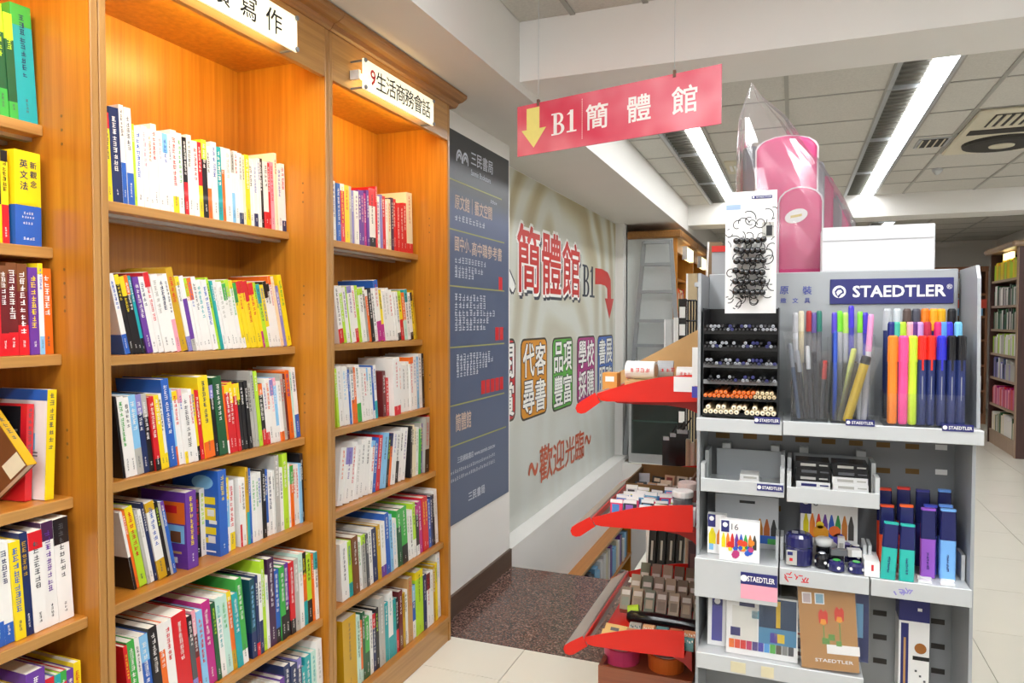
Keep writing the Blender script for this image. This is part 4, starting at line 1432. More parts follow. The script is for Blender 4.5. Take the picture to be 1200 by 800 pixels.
ah(927, 425, 971, 490, 1.565, 1.625, 'clear acrylic holder with dark pens in clear sleeves')
ah(974, 425, 1020, 490, 1.565, 1.625, 'clear acrylic holder with the yellow and black marker')
ah(927, 395, 971, 490, 1.635, 1.70, 'clear acrylic holder standing behind the dark sleeved pens')
ah(975, 392, 1025, 490, 1.635, 1.70, 'clear acrylic holder standing behind the yellow marker')
ah(1036, 462, 1131, 491, 1.558, 1.64, 'low clear acrylic tray holding the coloured markers')
ZP = TZ + .0045


def pp(px_, py_, Y):
    v = at(px_, py_, Y=Y); return (v.x, v.y, v.z)


def base_pt(px_, Y):
    v = at(px_, 488, Y=Y); return (v.x, v.y, ZP)


for (xb_, xt_, yt_, bc, cc, lb) in ((936, 926, 402, '3a4a6a', '8a8f99', 'slim slate blue'), (944, 934, 410, '26262c', '9a9ca4', 'black'), (951, 946, 405, '35353d', 'd0d2d6', 'silver-capped dark'), (958, 954, 412, '2b2b34', '2b2b34', 'plain dark'),
                                    (963, 967, 422, '44444c', 'd03a34', 'red-capped grey')):
    marker(base_pt(xb_, 1.595), pp(xt_, yt_, 1.595), .0042, bc, cc, '%s pen in a clear sleeve at the left of the acrylic holders' % lb, 'pen', sleeve=True, group='sleeved pens')
for (x_, yt_, bc, cc, lb) in ((932, 366, 'd8d8dc', 'c8c8cc', 'white-capped'), (939, 364, 'd8c8a0', 'e4dcc0', 'cream-capped'), (948, 364, '6a6a70', 'b03a3a', 'dark red-capped'), (954, 366, '6a6a70', '6a5a9a', 'violet-capped'), (960, 364, '6a6a70', '2e7a6a', 'dark green-capped'),
                              (978, 366, '4a4ab0', '5a4ac8', 'violet blue-capped'), (984, 364, 'b8b8bc', '7ad83a', 'bright green-capped'), (991, 366, 'b8b8bc', 'b4dc6a', 'pale lime-capped'), (997.5, 358, '4a4ab0', '4a3ad0', 'tall indigo-capped'), (1008, 365, 'b8b8bc', '86dc3e', 'second bright green-capped'), (1014, 366, '4a4ab0', '5038c8', 'deep violet-capped')):
    marker(base_pt(x_, 1.668), pp(x_, yt_, 1.668), .0056, bc, cc, '%s pen standing in the rear acrylic holder' % lb, 'pen', frac=.2, group='pens in the rear holders')
marker(base_pt(984, 1.59), pp(1001, 408, 1.59), .0052, 'c8d060', 'd4dc78', 'yellow-green mechanical pen leaning in a clear sleeve', 'pen', sleeve=True)
marker(base_pt(992, 1.578), pp(1016, 417, 1.578), .0088, 'e8c41c', '2b2b2e', 'large yellow and black marker leaning in a clear sleeve', 'marker', frac=.12, sleeve=True)
p_, q_ = Vector(base_pt(992, 1.578)), Vector(pp(1016, 417, 1.578))
marker(base_pt(978, 1.60), pp(979, 388, 1.60), .004, '3a5ac0', '3a5ac0', 'blue pen standing behind the leaning yellow-green pen', 'pen')
marker(base_pt(1012, 1.61), pp(1021, 368, 1.61), .0055, 'd8d4dc', 'e49ac8', 'pink-capped white pen leaning to the right', 'pen', frac=.35)
marker(base_pt(1006, 1.61), pp(1009, 420, 1.61), .004, 'd8d8dc', 'd8d8dc', 'plain white pen behind the yellow and black marker', 'pen')

front = [(1045, 'f98a2a', 'f98a2a', 'orange highlighter marker', .0088), (1057.5, 'f4539a', 'f4539a', 'pink highlighter marker', .0086), (1068.5, 'cbe83c', 'cbe83c', 'lime yellow highlighter marker', .0078), (1079.5, '27346a', 'e8261c', 'red-capped navy marker beside the lime one', .0080), (1090, '27346a', 'e22c1c', 'red-capped navy marker beside the blue-capped one', .0074),
         (1102, '27346a', '2f2fc8', 'blue-capped navy marker', .0080), (1114, '27346a', '141418', 'black-capped navy marker beside the blue-capped one', .0080), (1125, '27346a', '16161a', 'black-capped navy marker at the right end', .0080)]
for (x_, bc, cc, lb, rd) in front:
    v = Vector(base_pt(x_, 1.58)); w_ = at(x_, 393, Y=1.58)
    o = marker(v, (v.x, v.y, w_.z), rd, bc, cc, lb + ', front row of the marker tray', frac=.27 if bc != cc else .3, group='markers in the tray', clip=True)
    if bc == '27346a':
        b = MB(); b.box(v.x - .0006, v.x + .0006, v.y - rd - .0004, v.y - rd, v.z + .05, v.z + .095); b.build('print', M_tipg, o)
mid = [(1043, '27346a', '1e2a78', 'navy'), (1049.5, '27346a', '4ab8a0', 'mint green'), (1056, '27346a', 'b4dc3c', 'lime'), (1065, '27346a', 'f0a8b8', 'pale pink'), (1070.5, '27346a', '5a2a7a', 'plum'), (1076, '27346a', 'c89ad8', 'lilac'), (1085, '27346a', 'b82848', 'crimson'), (1097.5, '27346a', 'd8307a', 'magenta'), (1104, '27346a', '5a9ae0', 'light blue'), (1110, '27346a', '3a34d0', 'royal blue'), (1121, '27346a', '7ac4e8', 'sky blue')]
for (x_, bc, cc, lb) in mid:
    v = Vector(base_pt(x_, 1.62)); w_ = at(x_, 377, Y=1.62)
    marker(v, (v.x, v.y, w_.z), .0068, bc, cc, lb + '-capped marker in the middle row of the marker tray', frac=.25, group='markers in the tray')
bk_ = [(1038, 'b8bcc0', 'pale grey'), (1049.5, 'c4ccd0', 'silver grey'), (1061, '5a4a44', 'dark brown'), (1071.5, '4a4c58', 'slate'), (1082, 'e87a1c', 'deep orange'), (1092, 'f8a424', 'amber'), (1101, 'e0a81c', 'golden'), (1113, '18181c', 'black')]
for (x_, cc, lb) in bk_:
    v = Vector(base_pt(x_, 1.662)); w_ = at(x_, 361.5, Y=1.662)
    marker(v, (v.x, v.y, w_.z), .0076, '27346a', cc, lb + '-capped marker in the back row of the marker tray', frac=.2, group='markers in the tray')

# hook trays of the second tier
def hook_tray(x0_, x1_, yl0, yl1, back, posts, lab):
    xa, xb, za, zb = rect(x0_, yl0, x1_, yl1, YF + .01)
    t_ = part(st, 'hook_tray', M_metal_l, (xa, xb, YF + .012, YB - .03, za + .004, za + .008))
    part(t_, 'tray_lip', M_metal_l, (xa, xb, YF + .008, YF + .012, za, zb), bevel=.001)
    bx0, bx1, bz0, bz1 = rect(*back, YB - .028)
    part(t_, 'tray_back', M_metal, (bx0, bx1, YB - .03, YB - .027, za, bz1))
    for x in (xa, xb - .008):
        part(t_, 'side_post', M_metal_l, (x, x + .008, YF + .012, YF + .05, za, zb + .03))
        part(t_, 'side_post', M_metal_l, (x, x + .008, YF + .09, YB - .03, za, zb + .045))
    for x in (bx0 + .012, bx1 - .03):
        part(t_, 'hook', M_metal_l, (x, x + .018, YB - .027, YB - .001, bz1 - .012, bz1 + .012))
    return t_, za + .0085


tA, zA = hook_tray(821, 919, 563, 579, (840, 527, 920, 563), 0, 'left')
tB, zB = hook_tray(922, 1031, 574, 592, (930, 533, 1022, 570), 0, 'right')
stick(887, 567.5, 918, 575.5, YF + .008, tA)


def carton(x0_, y0_, x1_, y1_, Y, dep, m, label, name='eraser_box', cat='eraser box', z=None, group=None, rot=0., deco=(), h=None):
    xa, xb, za, zb = rect(x0_, y0_, x1_, y1_, Y)
    if z is not None:
        zb = z + (h or (zb - za)); za = z
    o = thing(name, label, cat, ((xa + xb) / 2, Y, za), (0, 0, rot), group)
    w, hh = (xb - xa) / 2, zb - za
    part_local(o, 'carton', m, (-w, w, 0, dep, 0, hh))
    for (nm, mm, fx0, fx1, fz0, fz1) in deco:
        part_local(o, nm, mm, (-w + 2 * w * fx0, -w + 2 * w * fx1, -.0006, 0, hh * fz0, hh * fz1))
    return o, hh


band = lambda c: (('sleeve_band', c, .05, .65, .05, .95),)
o, hh = carton(866, 552, 890, 564, 1.60, .05, M_whitep, 'small white eraser box alone in the left hook tray, lower one', z=zA, h=.013, deco=(('print', P('gy'), .2, .9, .3, .7),))
carton(867, 546, 889, 552, 1.602, .05, M_whitep, 'small white eraser box lying on top of the lone white one', z=zA + .0135, h=.011, deco=(('print', P('gy'), .2, .9, .3, .7),))
stk_l = [(M_whitep, 'white', P('gy')), (M_whitep, 'white', M_blue), (M_black, 'black', P('gy')), (M_black, 'black', P('dk')), (M_black, 'black', P('gy'))]
stk_r = [(M_whitep, 'white', M_blue), (M_whitep, 'white', P('gy')), (M_whitep, 'cream white', P('gy')), (M_black, 'black', P('dk')), (M_black, 'black', P('gy'))]
for (x0_, x1_, lst, nm) in ((932, 972, stk_l, 'left'), (975, 1017, stk_r, 'right')):
    z = zB
    for k, (m_, cn, ink_) in enumerate(lst):
        carton(x0_ + (k % 2), 560, x1_ + (k % 2), 568, 1.60, .06, m_, '%s eraser box, %s from bottom of the %s stack in the hook tray' % (cn, ordinal(k + 1), nm), z=z, h=.0135, group='stacked eraser boxes',
               deco=(('print', ink_, .15, .6, .3, .7), ('print', ink_, .7, .95, .4, .6)))
        z += .0139

# third tier
Z3 = at(868, 654, Y=YF).z
Z3 = .893
segs = [(814, 911.5, 656, 694), (913.5, 1018.5, 669, 694), (1020.5, 1139, 680, 708)]
lipz = [(Z3 - .078, Z3 + .004), (Z3 - .03, Z3 + .004), (Z3 - .03, Z3 + .004)]
prev = None
for k, (x0_, x1_, ya, yb) in enumerate(segs):
    xa, xb, _, _ = rect(x0_, ya, x1_, yb, YF)
    s = part(st, 'shelf', M_metal_l, (xa, xb, YF, YB - .001, Z3 - .004, Z3))
    part(s, 'shelf_lip', M_metal_l, (xa, xb, YF - .003, YF, *lipz[k]), bevel=.001)
    for x in (xa, xb - .006):
        part(s, 'side_post', M_metal_l, (x, x + .006, YF + .06, YF + .11, Z3, Z3 + .05))
    if k == 0:
        stick(868, 672, 911, 686, YF - .003, s)
        q = rect(868, 686, 911, 703, YF - .003)
        part(s, 'pink_label', P('pi'), (q[0], q[1], YF - .004, YF - .003, q[2], q[3]))
    if k > 0:
        b = MB(); rg = random.Random(k); q = rect(920 if k == 1 else 1048, 672 if k == 1 else 690, 948 if k == 1 else 1068, 681 if k == 1 else 696, YF - .003)
        for j in range(14):
            c_ = Vector((rg.uniform(q[0], q[1]), YF - .0034 - j * 3e-5, rg.uniform(q[2], q[3])))
            e_ = Vector((math.cos(j * 2.1), 0, math.sin(j * 2.1))) * .004
            f_ = Vector((-e_.z, 0, e_.x)) * .25
            b.quad(c_ - e_ - f_, c_ + e_ - f_, c_ + e_ + f_, c_ - e_ + f_)
        tag(b.build('marker_scribble', P('re') if k == 1 else P('vi'), s), kind='stuff')

CRAY = ['e8d81c', 'f0882a', 'd8302a', '6a3a9c', '2b5ac0', '2f9a4a', 'c87a2a', '44403c']


def crayons(o, w, h, n, z0, z1, cols, x0=.06, x1=.94, d=-.0008):
    for k in range(n):
        a = -w + 2 * w * (x0 + (x1 - x0) * k / n); c = -w + 2 * w * (x0 + (x1 - x0) * (k + .86) / n)
        m_ = (a + c) / 2
        b = MB(); b.prism([(a, h * z0), (c, h * z0), (c, h * (z0 + (z1 - z0) * .6)), (m_ + (c - a) * .12, h * z1), (m_ - (c - a) * .12, h * z1), (a, h * (z0 + (z1 - z0) * .6))], (0, d, 0), UX, UZ, NY, .0005)
        b.build('crayon_print', mat('print_' + cols[k % len(cols)], cols[k % len(cols)], .4), o, local=True)


def logo_tab(o, x0, x1, z0, z1, d=-.001):
    part_local(o, 'brand_tab', M_blue, (x0, x1, d, 0, z0, z1))
    b = MB(); r0 = min(x1 - x0, z1 - z0) * .32; c = ((x0 + x1) / 2, d, z1 - r0 * 1.7)
    b.cyl(c, (c[0], d - .0004, c[2]), r0, n=16); b.build('emblem', M_white, o, local=True)


hx = lambda c: mat('print_' + c, c, .4)
o, hh = carton(829, 612, 851, 660, 1.60, .02, M_white, 'crayon box partly covered by the box marked 16', 'crayon_box', 'crayon box', z=Z3 + .001, h=.085)
w = .019
logo_tab(o, -w, -w + .016, .058, .085); crayons(o, w, .085, 2, .25, .65, CRAY[:2])
part_local(o, 'label_spot', P('sb'), (-w + .003, -w + .012, -.0007, 0, .008, .022))
o, hh = carton(843, 616, 890, 664, 1.565, .02, M_white, 'white crayon box marked 16 with colourful drawing', 'crayon_box', 'crayon box', z=Z3 + .001, h=.085)
w = .0405
logo_tab(o, -w + .004, -w + .020, .06, .084); crayons(o, w, .085, 8, .32, .68, CRAY)
b = MB(); b.text('16', .018, (-.009, -.0008, .072), UX, UZ, bold=.01); b.build('lettering', M_inkg, o, local=True)
rd = random.Random(3)
for k in range(16):
    cx_, cz_ = rd.uniform(-.02, .032), rd.uniform(.008, .042)
    b = MB(); b.cyl((cx_, -.0014, cz_), (cx_, -.0018 - .00005 * k, cz_), rd.uniform(.003, .008), n=7)
    b.build('drawing_print', hx(rd.choice(['e0482a', 'f0882a', 'd8302a', 'c03a7a', '2b5ac0', 'e8d81c'])), o, local=True)
part_local(o, 'label_spot', P('wh'), (-w + .004, -w + .014, -.0012, 0, .006, .016))
o, hh = carton(838, 603, 912, 662, 1.672, .018, mat('grey_card', 'c3c6ca', .5), 'grey backed crayon pack with hanging slot behind the two crayon boxes', 'crayon_box', 'crayon box', z=Z3 + .001, h=.115)
w = .07
part_local(o, 'hang_slot', M_steel, (-.015, .018, -.0008, 0, .098, .104))
crayons(o, w, .115, 3, .12, .58, ['b87a1c', 'a8581c', '2a2a2a'], x0=.66, x1=.97)
part_local(o, 'print_block', P('bl'), (.026, .066, -.0012, 0, .012, .03)); part_local(o, 'print_block', P('gr'), (.045, .066, -.0016, 0, .012, .024))
o, hh = carton(938, 588, 1005, 655, 1.67, .018, M_white, 'tall white crayon box marked 8 at the back of the shelf', 'crayon_box', 'crayon box', z=Z3 + .001, h=.128)
w = .0575
logo_tab(o, -w, -w + .023, .088, .128); crayons(o, w, .128, 8, .3, .7, CRAY)
b = MB(); b.text('8', .022, (-.026, -.0008, .114), UX, UZ, bold=.01); b.build('lettering', M_inkg, o, local=True)
for (cx_, cz_, rr_, c_) in ((-.015, .05, .016, 'e8a02a'), (.012, .055, .012, 'e8702a'), (-.017, .066, .008, 'f0d020'), (.02, .04, .012, '6a5ac0')):
    b = MB(); b.cyl((cx_, -.0012, cz_), (cx_, -.0018, cz_), rr_, n=9); b.build('drawing_print', hx(c_), o, local=True)

# sharpeners and erasers on the middle of the third shelf
M_nav = mat('navy_translucent', '25265e', .15, noise=.05, coat=.6)
p_ = at(936, 668, Y=1.585)
o = thing('pencil_sharpener', 'navy tub sharpener with grey label at the left of the middle shelf', 'sharpener', (p_.x, 1.60, Z3 + .0005))
b = MB(); b.chain([(0, 0, 0), (0, 0, .002), (0, 0, .034), (0, 0, .038)], [.024, .026, .0265, .025], 20); b.build('tub', M_nav, o, local=True, smooth=False)
b = MB(); b.chain([(0, 0, .038), (0, 0, .04), (0, 0, .058), (0, 0, .064), (0, 0, .066)], [.0265, .0275, .0265, .022, .016], 20); b.build('lid', M_nav, o, local=True)
part_local(o, 'label', P('gy'), (-.024, -.004, -.0285, -.0265, .004, .034)); part_local(o, 'label_mark', M_blue, (-.022, -.012, -.029, -.0285, .024, .031)); part_local(o, 'label_mark', P('re'), (-.018, -.012, -.029, -.0285, .012, .018))
part_local(o, 'grip_rib', M_nav, (.006, .009, -.028, -.024, .004, .034)); part_local(o, 'opening_plate', M_tipg, (-.014, -.002, -.014, .004, .066, .0665))


def tubby(px_, py_, Y, r, h, m, top, lab, tilt=0.):
    p_ = at(px_, py_, Y=Y)
    o = thing('pencil_sharpener', lab, 'sharpener', (p_.x, Y, Z3 + .0008 + (r * abs(math.sin(tilt)))), (tilt, 0, rng.uniform(-1, 1)), 'small sharpeners on the middle shelf')
    b = MB(); b.chain([(0, 0, 0), (0, 0, h * .1), (0, 0, h * .7), (0, 0, h * .92), (0, 0, h)], [r * .85, r, r, r * .8, r * .45], 14); b.build('shell', m, o, local=True)
    b = MB(); b.chain([(0, 0, h), (0, 0, h * 1.04)], [r * .5, r * .42], 12); b.build('plug', top, o, local=True)
    for k in range(4):
        a = 1.57 * k + .5
        b = MB(); b.cyl((r * .98 * math.cos(a), r * .98 * math.sin(a), h * .45), (r * 1.04 * math.cos(a), r * 1.04 * math.sin(a), h * .45), r * .22, n=8); b.build('spot', M_white, o, local=True)


tubby(980, 678, 1.58, .0155, .022, M_nav, P('gr'), 'navy sharpener with green plug and white spots, left of two in front')
tubby(1003, 682, 1.582, .0155, .022, M_nav, P('gr'), 'navy sharpener with green plug and white spots, right of two in front')
tubby(991, 650, 1.66, .019, .034, M_nav, P('vi'), 'large navy sharpener in the second row of the middle shelf')
tubby(1003, 648, 1.64, .014, .038, M_nav, M_white, 'navy sharpener with white stripes behind the white eraser')
tubby(963, 676, 1.59, .014, .03, M_black, M_tipg, 'black sharpener beside the navy tub')
p_ = at(965, 640, Y=1.635)
o = thing('eraser', 'rounded white eraser on a black holder', 'eraser', (p_.x, 1.635, Z3 + .0005))
b = MB(); b.chain([(0, 0, 0), (0, 0, .03), (0, 0, .032)], [.014, .015, .012], 14); b.build('holder', M_black, o, local=True)
b = MB(); b.chain([(0, 0, .032), (0, 0, .036), (0, 0, .046), (0, 0, .05)], [.012, .018, .018, .012], 16); b.build('rubber', M_whitep, o, local=True, smooth=True)
o, hh = carton(994, 652, 1010, 663, 1.60, .018, M_whitep, 'white rectangular eraser with grey sleeve lying between the sharpeners', 'eraser', 'eraser', z=Z3 + .026, h=.014, rot=.15, deco=(('sleeve_band', P('gy'), 0, .25, 0, 1),))
part_local(o, 'sleeve', mat('clear_grey', '6e7074', .3), (-.045, -.014, .002, .016, .0, .012)); part_local(o, 'wedge', M_black, (-.05, -.02, .004, .014, -.0255, 0))
carton(982, 633, 990, 645, 1.64, .02, M_whitep, 'small white eraser standing beside the large navy sharpener', 'eraser', 'eraser', z=Z3 + .0005, h=.05, deco=(('print', P('gy'), .2, .8, .6, .8),))
carton(1013, 655, 1031, 682, 1.565, .07, M_whitep, 'white eraser box at the left of the teal highlighters', 'eraser_box', 'eraser box', z=Z3 + .001, h=.03, deco=(('print', P('re'), .45, .6, .4, .8),))


# flat highlighters
def highlighter(x0_, y0_, x1_, y1_, Y, body, cap, label, lean=0., stripe=None):
    xa, xb, za, zb = rect(x0_, y0_, x1_, y1_, Y)
    za = Z3 + .001
    w, h, d = (xb - xa) / 2, zb - za, .012
    o = thing('highlighter', label, 'highlighter', ((xa + xb) / 2, Y, za), (0, lean, 0), 'flat highlighters')

    def slab(z0, z1, f, taper=1.):
        b = MB()
        vs = []
        for (z, k) in ((z0, 1.), (z1, taper)):
            ww, dd = w * f * k, d * f
            vs += [(-ww * .85, 0 - (f - 1) * d, z), (ww * .85, -(f - 1) * d, z), (ww, d * .25, z), (ww, d * .75, z), (ww * .85, dd, z), (-ww * .85, dd, z), (-ww, d * .75, z), (-ww, d * .25, z)]
        fs = [tuple(range(7, -1, -1)), tuple(range(8, 16))] + [(i, (i + 1) % 8, (i + 1) % 8 + 8, i + 8) for i in range(8)]
        b.add(vs, fs); return b
    slab(0, h * .56, 1.).build('body', solid('h', body, .3), o, local=True)
    slab(h * .56, h * .97, 1.03, .94).build('cap', solid('h', cap, .25), o, local=True)
    slab(h * .97, h, .96).build('cap_stripe', solid('h', stripe or body, .3), o, local=True)
    b = MB(); rg = random.Random(int(x0_)); 
    for k in range(6): b.glyphs((-.003, -.0006, h * .12 + k * .0055), UX, UZ, 1, .0055, rg)
    b.build('print', M_blue, o, local=True)


NAV = '252a60'
highlighter(1032, 612, 1050, 679, 1.562, '2fb6aa', NAV, 'teal highlighter in front, left of two', lean=.05)
highlighter(1054, 615, 1072, 682, 1.562, '2fb6aa', NAV, 'teal highlighter in front, right of two', lean=.01)
highlighter(1079, 596, 1097, 662, 1.60, '9a5ac8', NAV, 'purple highlighter in the second row')
highlighter(1102, 597, 1121, 664, 1.60, '7ab4f0', NAV, 'pale blue highlighter in the second row')
highlighter(1031, 592, 1048, 655, 1.605, 'f0542a', NAV, 'red-orange highlighter behind the left teal one')
highlighter(1054, 592, 1071, 650, 1.605, 'f0642a', NAV, 'red-orange highlighter behind the right teal one')
highlighter(1082, 592, 1099, 655, 1.625, '4a5ad0', NAV, 'indigo highlighter hidden behind the purple one')
highlighter(1100, 592, 1117, 655, 1.625, '6a9ae8', NAV, 'blue highlighter hidden behind the pale blue one')
highlighter(1028, 572, 1045, 640, 1.67, 'e8482a', NAV, 'red highlighter in the back row, leftmost')
highlighter(1051, 571, 1067, 640, 1.67, 'e03a30', NAV, 'red highlighter in the back row, second from left')
highlighter(1073, 574, 1090, 640, 1.67, '3a3a8a', NAV, 'navy highlighter in the back row, third from left')
highlighter(1099, 574, 1115, 640, 1.67, '6aa4f0', NAV, 'sky blue highlighter in the back row, rightmost')
# empty rings at the right front of the shelf
for k in range(2):
    for j in range(2):
        p_ = at(1083 + j * 27, 668 + k * 9 + j * 3, Y=1.60 - k * .02)
        part(st, 'slot_plate', M_whitep, (p_.x - .012, p_.x + .012, 1.595 - k * .025, 1.61 - k * .025, Z3, Z3 + .003))

# fourth tier
Z4 = at(868, 772, Y=YF).z - .002
s = part(st, 'shelf', M_metal_l, (SX0, at(1012, 790, Y=YF).x, YF, YB - .001, Z4 - .004, Z4))
part(s, 'shelf_lip', M_metal_l, (SX0, at(1012, 790, Y=YF).x, YF - .003, YF, Z4 - .03, Z4 + .004), bevel=.001)
part(s, 'paper_strip', mat('aged_label', 'cfc6a4', .7), (SX0 + .07, SX0 + .10, YF - .004, YF - .003, Z4 - .026, Z4 - .004), (SX0 + .13, SX0 + .155, YF - .004, YF - .003, Z4 - .026, Z4 - .004))


def pack(x0_, y0_, x1_, Y, h, label, m, tilt=-.12, roll=0., name='pen_pack', cat='pen pack', dep=.008, film=True):
    a, c = at(x0_, 740, Y=Y), at(x1_, 740, Y=Y)
    o = thing(name, label, cat, ((a.x + c.x) / 2, Y, Z4 + .001 + abs(math.sin(roll)) * (c.x - a.x) / 2), (tilt, roll, 0))
    w = (c.x - a.x) / 2
    part_local(o, 'card', m, (-w, w, 0, dep, 0, h))
    if film:
        b = MB(); b.box(-w - .002, w + .002, -.004, dep + .002, .0005, h + .006); b.build('clear_wrap', M_film, o, local=True)
    return o, w


o, w = pack(829, 700, 852, 1.60, .118, 'white pen pack with violet stripe at the left end of the lowest shelf', M_white)
part_local(o, 'stripe', mat('violet_print', '4a48a0', .4), (-.012, .010, -.0008, 0, .01, .085)); logo_tab(o, -.012, .010, .085, .105)
o, w = pack(851, 700, 935, 1.575, .125, 'large colouring set with night-blue picture and row of coloured pens', M_white)
for nm, c_, x0_, x1_, z0_, z1_ in (('picture', '1c3a5a', .46, .98, .5, .98), ('picture', '4a8ab0', .46, .98, .24, .5), ('brush_print', 'd8b42a', .70, .76, .52, .95), ('print_block', 'e4e2da', .08, .44, .24, .8), ('print_block', '7ab0c0', .36, .46, .62, .75),
                                   ('badge', '2a2c5e', .18, .40, .80, .97), ('brand_square', '2a2c6e', .06, .2, .3, .44), ('ball_print', 'e8c83a', .68, .82, .28, .42), ('ball_print', '4a3a9c', .62, .72, .27, .43)):
    part_local(o, nm, hx(c_), (-w + 2 * w * x0_, -w + 2 * w * x1_, -.0008 - (.0004 if nm in ('brush_print', 'ball_print', 'brand_square') else 0), 0, .125 * z0_, .125 * z1_))
for k, c_ in enumerate(['f07a2a', 'e8502a', 'd8302a', 'c83a6a', '5a4a8a', '4a48b0', '5aa4e0', '5ab44a', '5a5040', '8a8a86', '4a4a4e']):
    part_local(o, 'pen_print', hx(c_), (-w + 2 * w * (.04 + .083 * k), -w + 2 * w * (.04 + .083 * k + .076), -.0008, 0, .012, .03))
o, w = pack(926, 700, 950, 1.60, .10, 'small white pen set beside the kraft paper bag', M_white)
for nm, c_, x0_, x1_, z0_, z1_ in (('picture', 'a8c4d8', .1, .9, .55, .9), ('print_block', '3a4a7a', .2, .8, .6, .82), ('brand_square', '2a2c6e', .3, .7, .2, .42), ('print_line', 'c83a3a', .1, .6, .48, .52), ('swatch', '2a2a2e', .1, .3, .06, .14), ('swatch', '6a3a3a', .36, .56, .06, .14), ('swatch', '3a3a44', .64, .84, .06, .14)):
    part_local(o, nm, hx(c_), (-w + 2 * w * x0_, -w + 2 * w * x1_, -.0008, 0, .1 * z0_, .1 * z1_))
M_kraft = mat('kraft_paper', 'b98a52', .75, noise=.06, nscale=60)
o, w = pack(940, 700, 1008, 1.562, .165, 'kraft paper notebook bag with two red tulips on the lowest shelf', M_kraft, roll=-.06, name='paper_bag', cat='paper bag', tilt=-.1)
for (tx, tz) in ((-.008, .105), (.022, .112)):
    b = MB(); b.prism([(tx - .008, tz - .014), (tx, tz - .018), (tx + .008, tz - .014), (tx + .009, tz + .006), (tx + .005, tz + .013), (tx + .001, tz + .008), (tx - .004, tz + .014), (tx - .009, tz + .004)], (0, -.0006, 0), UX, UZ, NY, .0004); b.build('tulip_print', hx('d8402a'), o, local=True)
    b = MB(); b.prism([(tx - .006, tz - .015), (tx, tz - .018), (tx + .006, tz - .015), (tx + .004, tz - .006), (tx - .004, tz - .006)], (0, -.0009, 0), UX, UZ, NY, .0002); b.build('tulip_print', hx('f0a030'), o, local=True)
    part_local(o, 'stem_print', hx('6a9a4a'), (tx - .001, tx + .001, -.0006, 0, tz - .055, tz - .018))
for (x0_, x1_, z0_, z1_) in ((-.012, .002, .05, .062), (.014, .024, .048, .058), (0, .012, .058, .07)):
    part_local(o, 'leaf_print', hx('6a9a4a'), (x0_, x1_, -.0007, 0, z0_, z1_))
for (x0_, c_) in ((-.046, 'c8b8b8'), (-.022, '8ab4c8')):
    part_local(o, 'stamp_border', M_white, (x0_, x0_ + .018, -.0006, 0, .128, .15)); part_local(o, 'stamp', hx(c_), (x0_ + .002, x0_ + .016, -.0009, -.0006, .13, .148))
part_local(o, 'torn_label', M_white, (-.004, .056, -.0006, 0, .032, .05))
b = MB(); b.text('STAEDTLER', .009, (.008, -.0008, .018), UX, UZ, bold=.02, width=.07); b.build('lettering', M_white, o, local=True)
o, w = pack(985, 700, 1018, 1.63, .17, 'glossy blue pack behind the kraft paper bag', mat('deep_blue_card', '2a3a78', .3), tilt=-.03)
part_local(o, 'print_line', P('sb'), (.002, .016, -.0008, 0, .05, .12))
o, w = pack(915, 700, 985, 1.66, .175, 'dark pack with lime stripe at the back of the lowest shelf', mat('dark_card', '4c463a', .4), tilt=-.02)
part_local(o, 'stripe', P('li'), (.004, .024, -.0008, 0, .1, .175)); part_local(o, 'stripe', P('bl'), (.026, .06, -.0008, 0, .1, .175))
# hanging pencil box
xa, xb, za, zb = rect(1053, 703, 1089, 815, 1.68)
o = thing('pencil_box', 'white pencil box with navy top hanging at the right of the stand', 'pencil box', ((xa + xb) / 2, 1.68, za))
part(o, 'carton', M_white, (xa, xb, 1.68, YB - .001, za, zb - .045)); part(o, 'navy_top', M_blue, (xa, xb, 1.68, YB - .001, zb - .045, zb))
part(o, 'brand_strip', M_blue, (xa + .004, xa + .018, 1.679, 1.68, za, zb - .05)); part(o, 'pencil_print', P('ta'), (xa + .009, xa + .013, 1.678, 1.679, za + .01, zb - .08))
b = MB(); b.cyl((xb - .016, 1.68, zb - .1), (xb - .016, 1.6792, zb - .1), .011, n=18); b.build('round_print', hx('a8682a'), o)
part(o, 'stripe', M_ink, (xb - .03, xb, 1.6792, 1.68, zb - .125, zb - .117)); part(o, 'hang_hole', M_white, (xb - .022, xb - .014, 1.6792, 1.68, zb - .022, zb - .016))
for k in range(5):
    part(o, 'spot_print', P('dk'), (xb - .026 + .008 * (k % 3), xb - .022 + .008 * (k % 3), 1.6792, 1.68, zb - .15 - .01 * k, zb - .146 - .01 * k))

# ------------------------------------------------------------------ red tray rack behind the stand
RY0, RY1 = 1.90, 2.46
rk = thing('tray_rack', 'rack of red sloping trays beside the stand', 'display rack', (-.05, 2.18, 0))
RXr = at(822, 600, Y=RY0).x
for y in (RY0 + .01, RY1 - .03):
    part(rk, 'upright', M_metal, (RXr - .004, RXr + .022, y, y + .03, .0, 1.46))
part(rk, 'back_panel', M_metal_d, (RXr + .022, RXr + .03, RY0 + .01, RY1, .0, 1.48))
part(rk, 'top_panel', M_metal, (RXr - .004, SX1, YB + .022, RY1, 1.48, 1.49))
part(rk, 'side_panel', M_metal_d, (SX1 - .02, SX1, RY0, RY1, .0, 1.48))
part(rk, 'end_panel', M_metal, (RXr + .03, SX1 - .02, RY1 - .012, RY1, .0, 1.48))
part(rk, 'red_trim', M_red, (at(834, 292, Y=2.2).x, at(862, 292, Y=2.2).x, 2.2, 2.206, at(840, 295, Y=2.2).z, at(840, 288, Y=2.2).z))
part(rk, 'rear_box', M_metal, (at(834, 292, Y=2.2).x, at(862, 292, Y=2.2).x, 2.206, 2.3, 1.491, at(840, 289, Y=2.2).z))
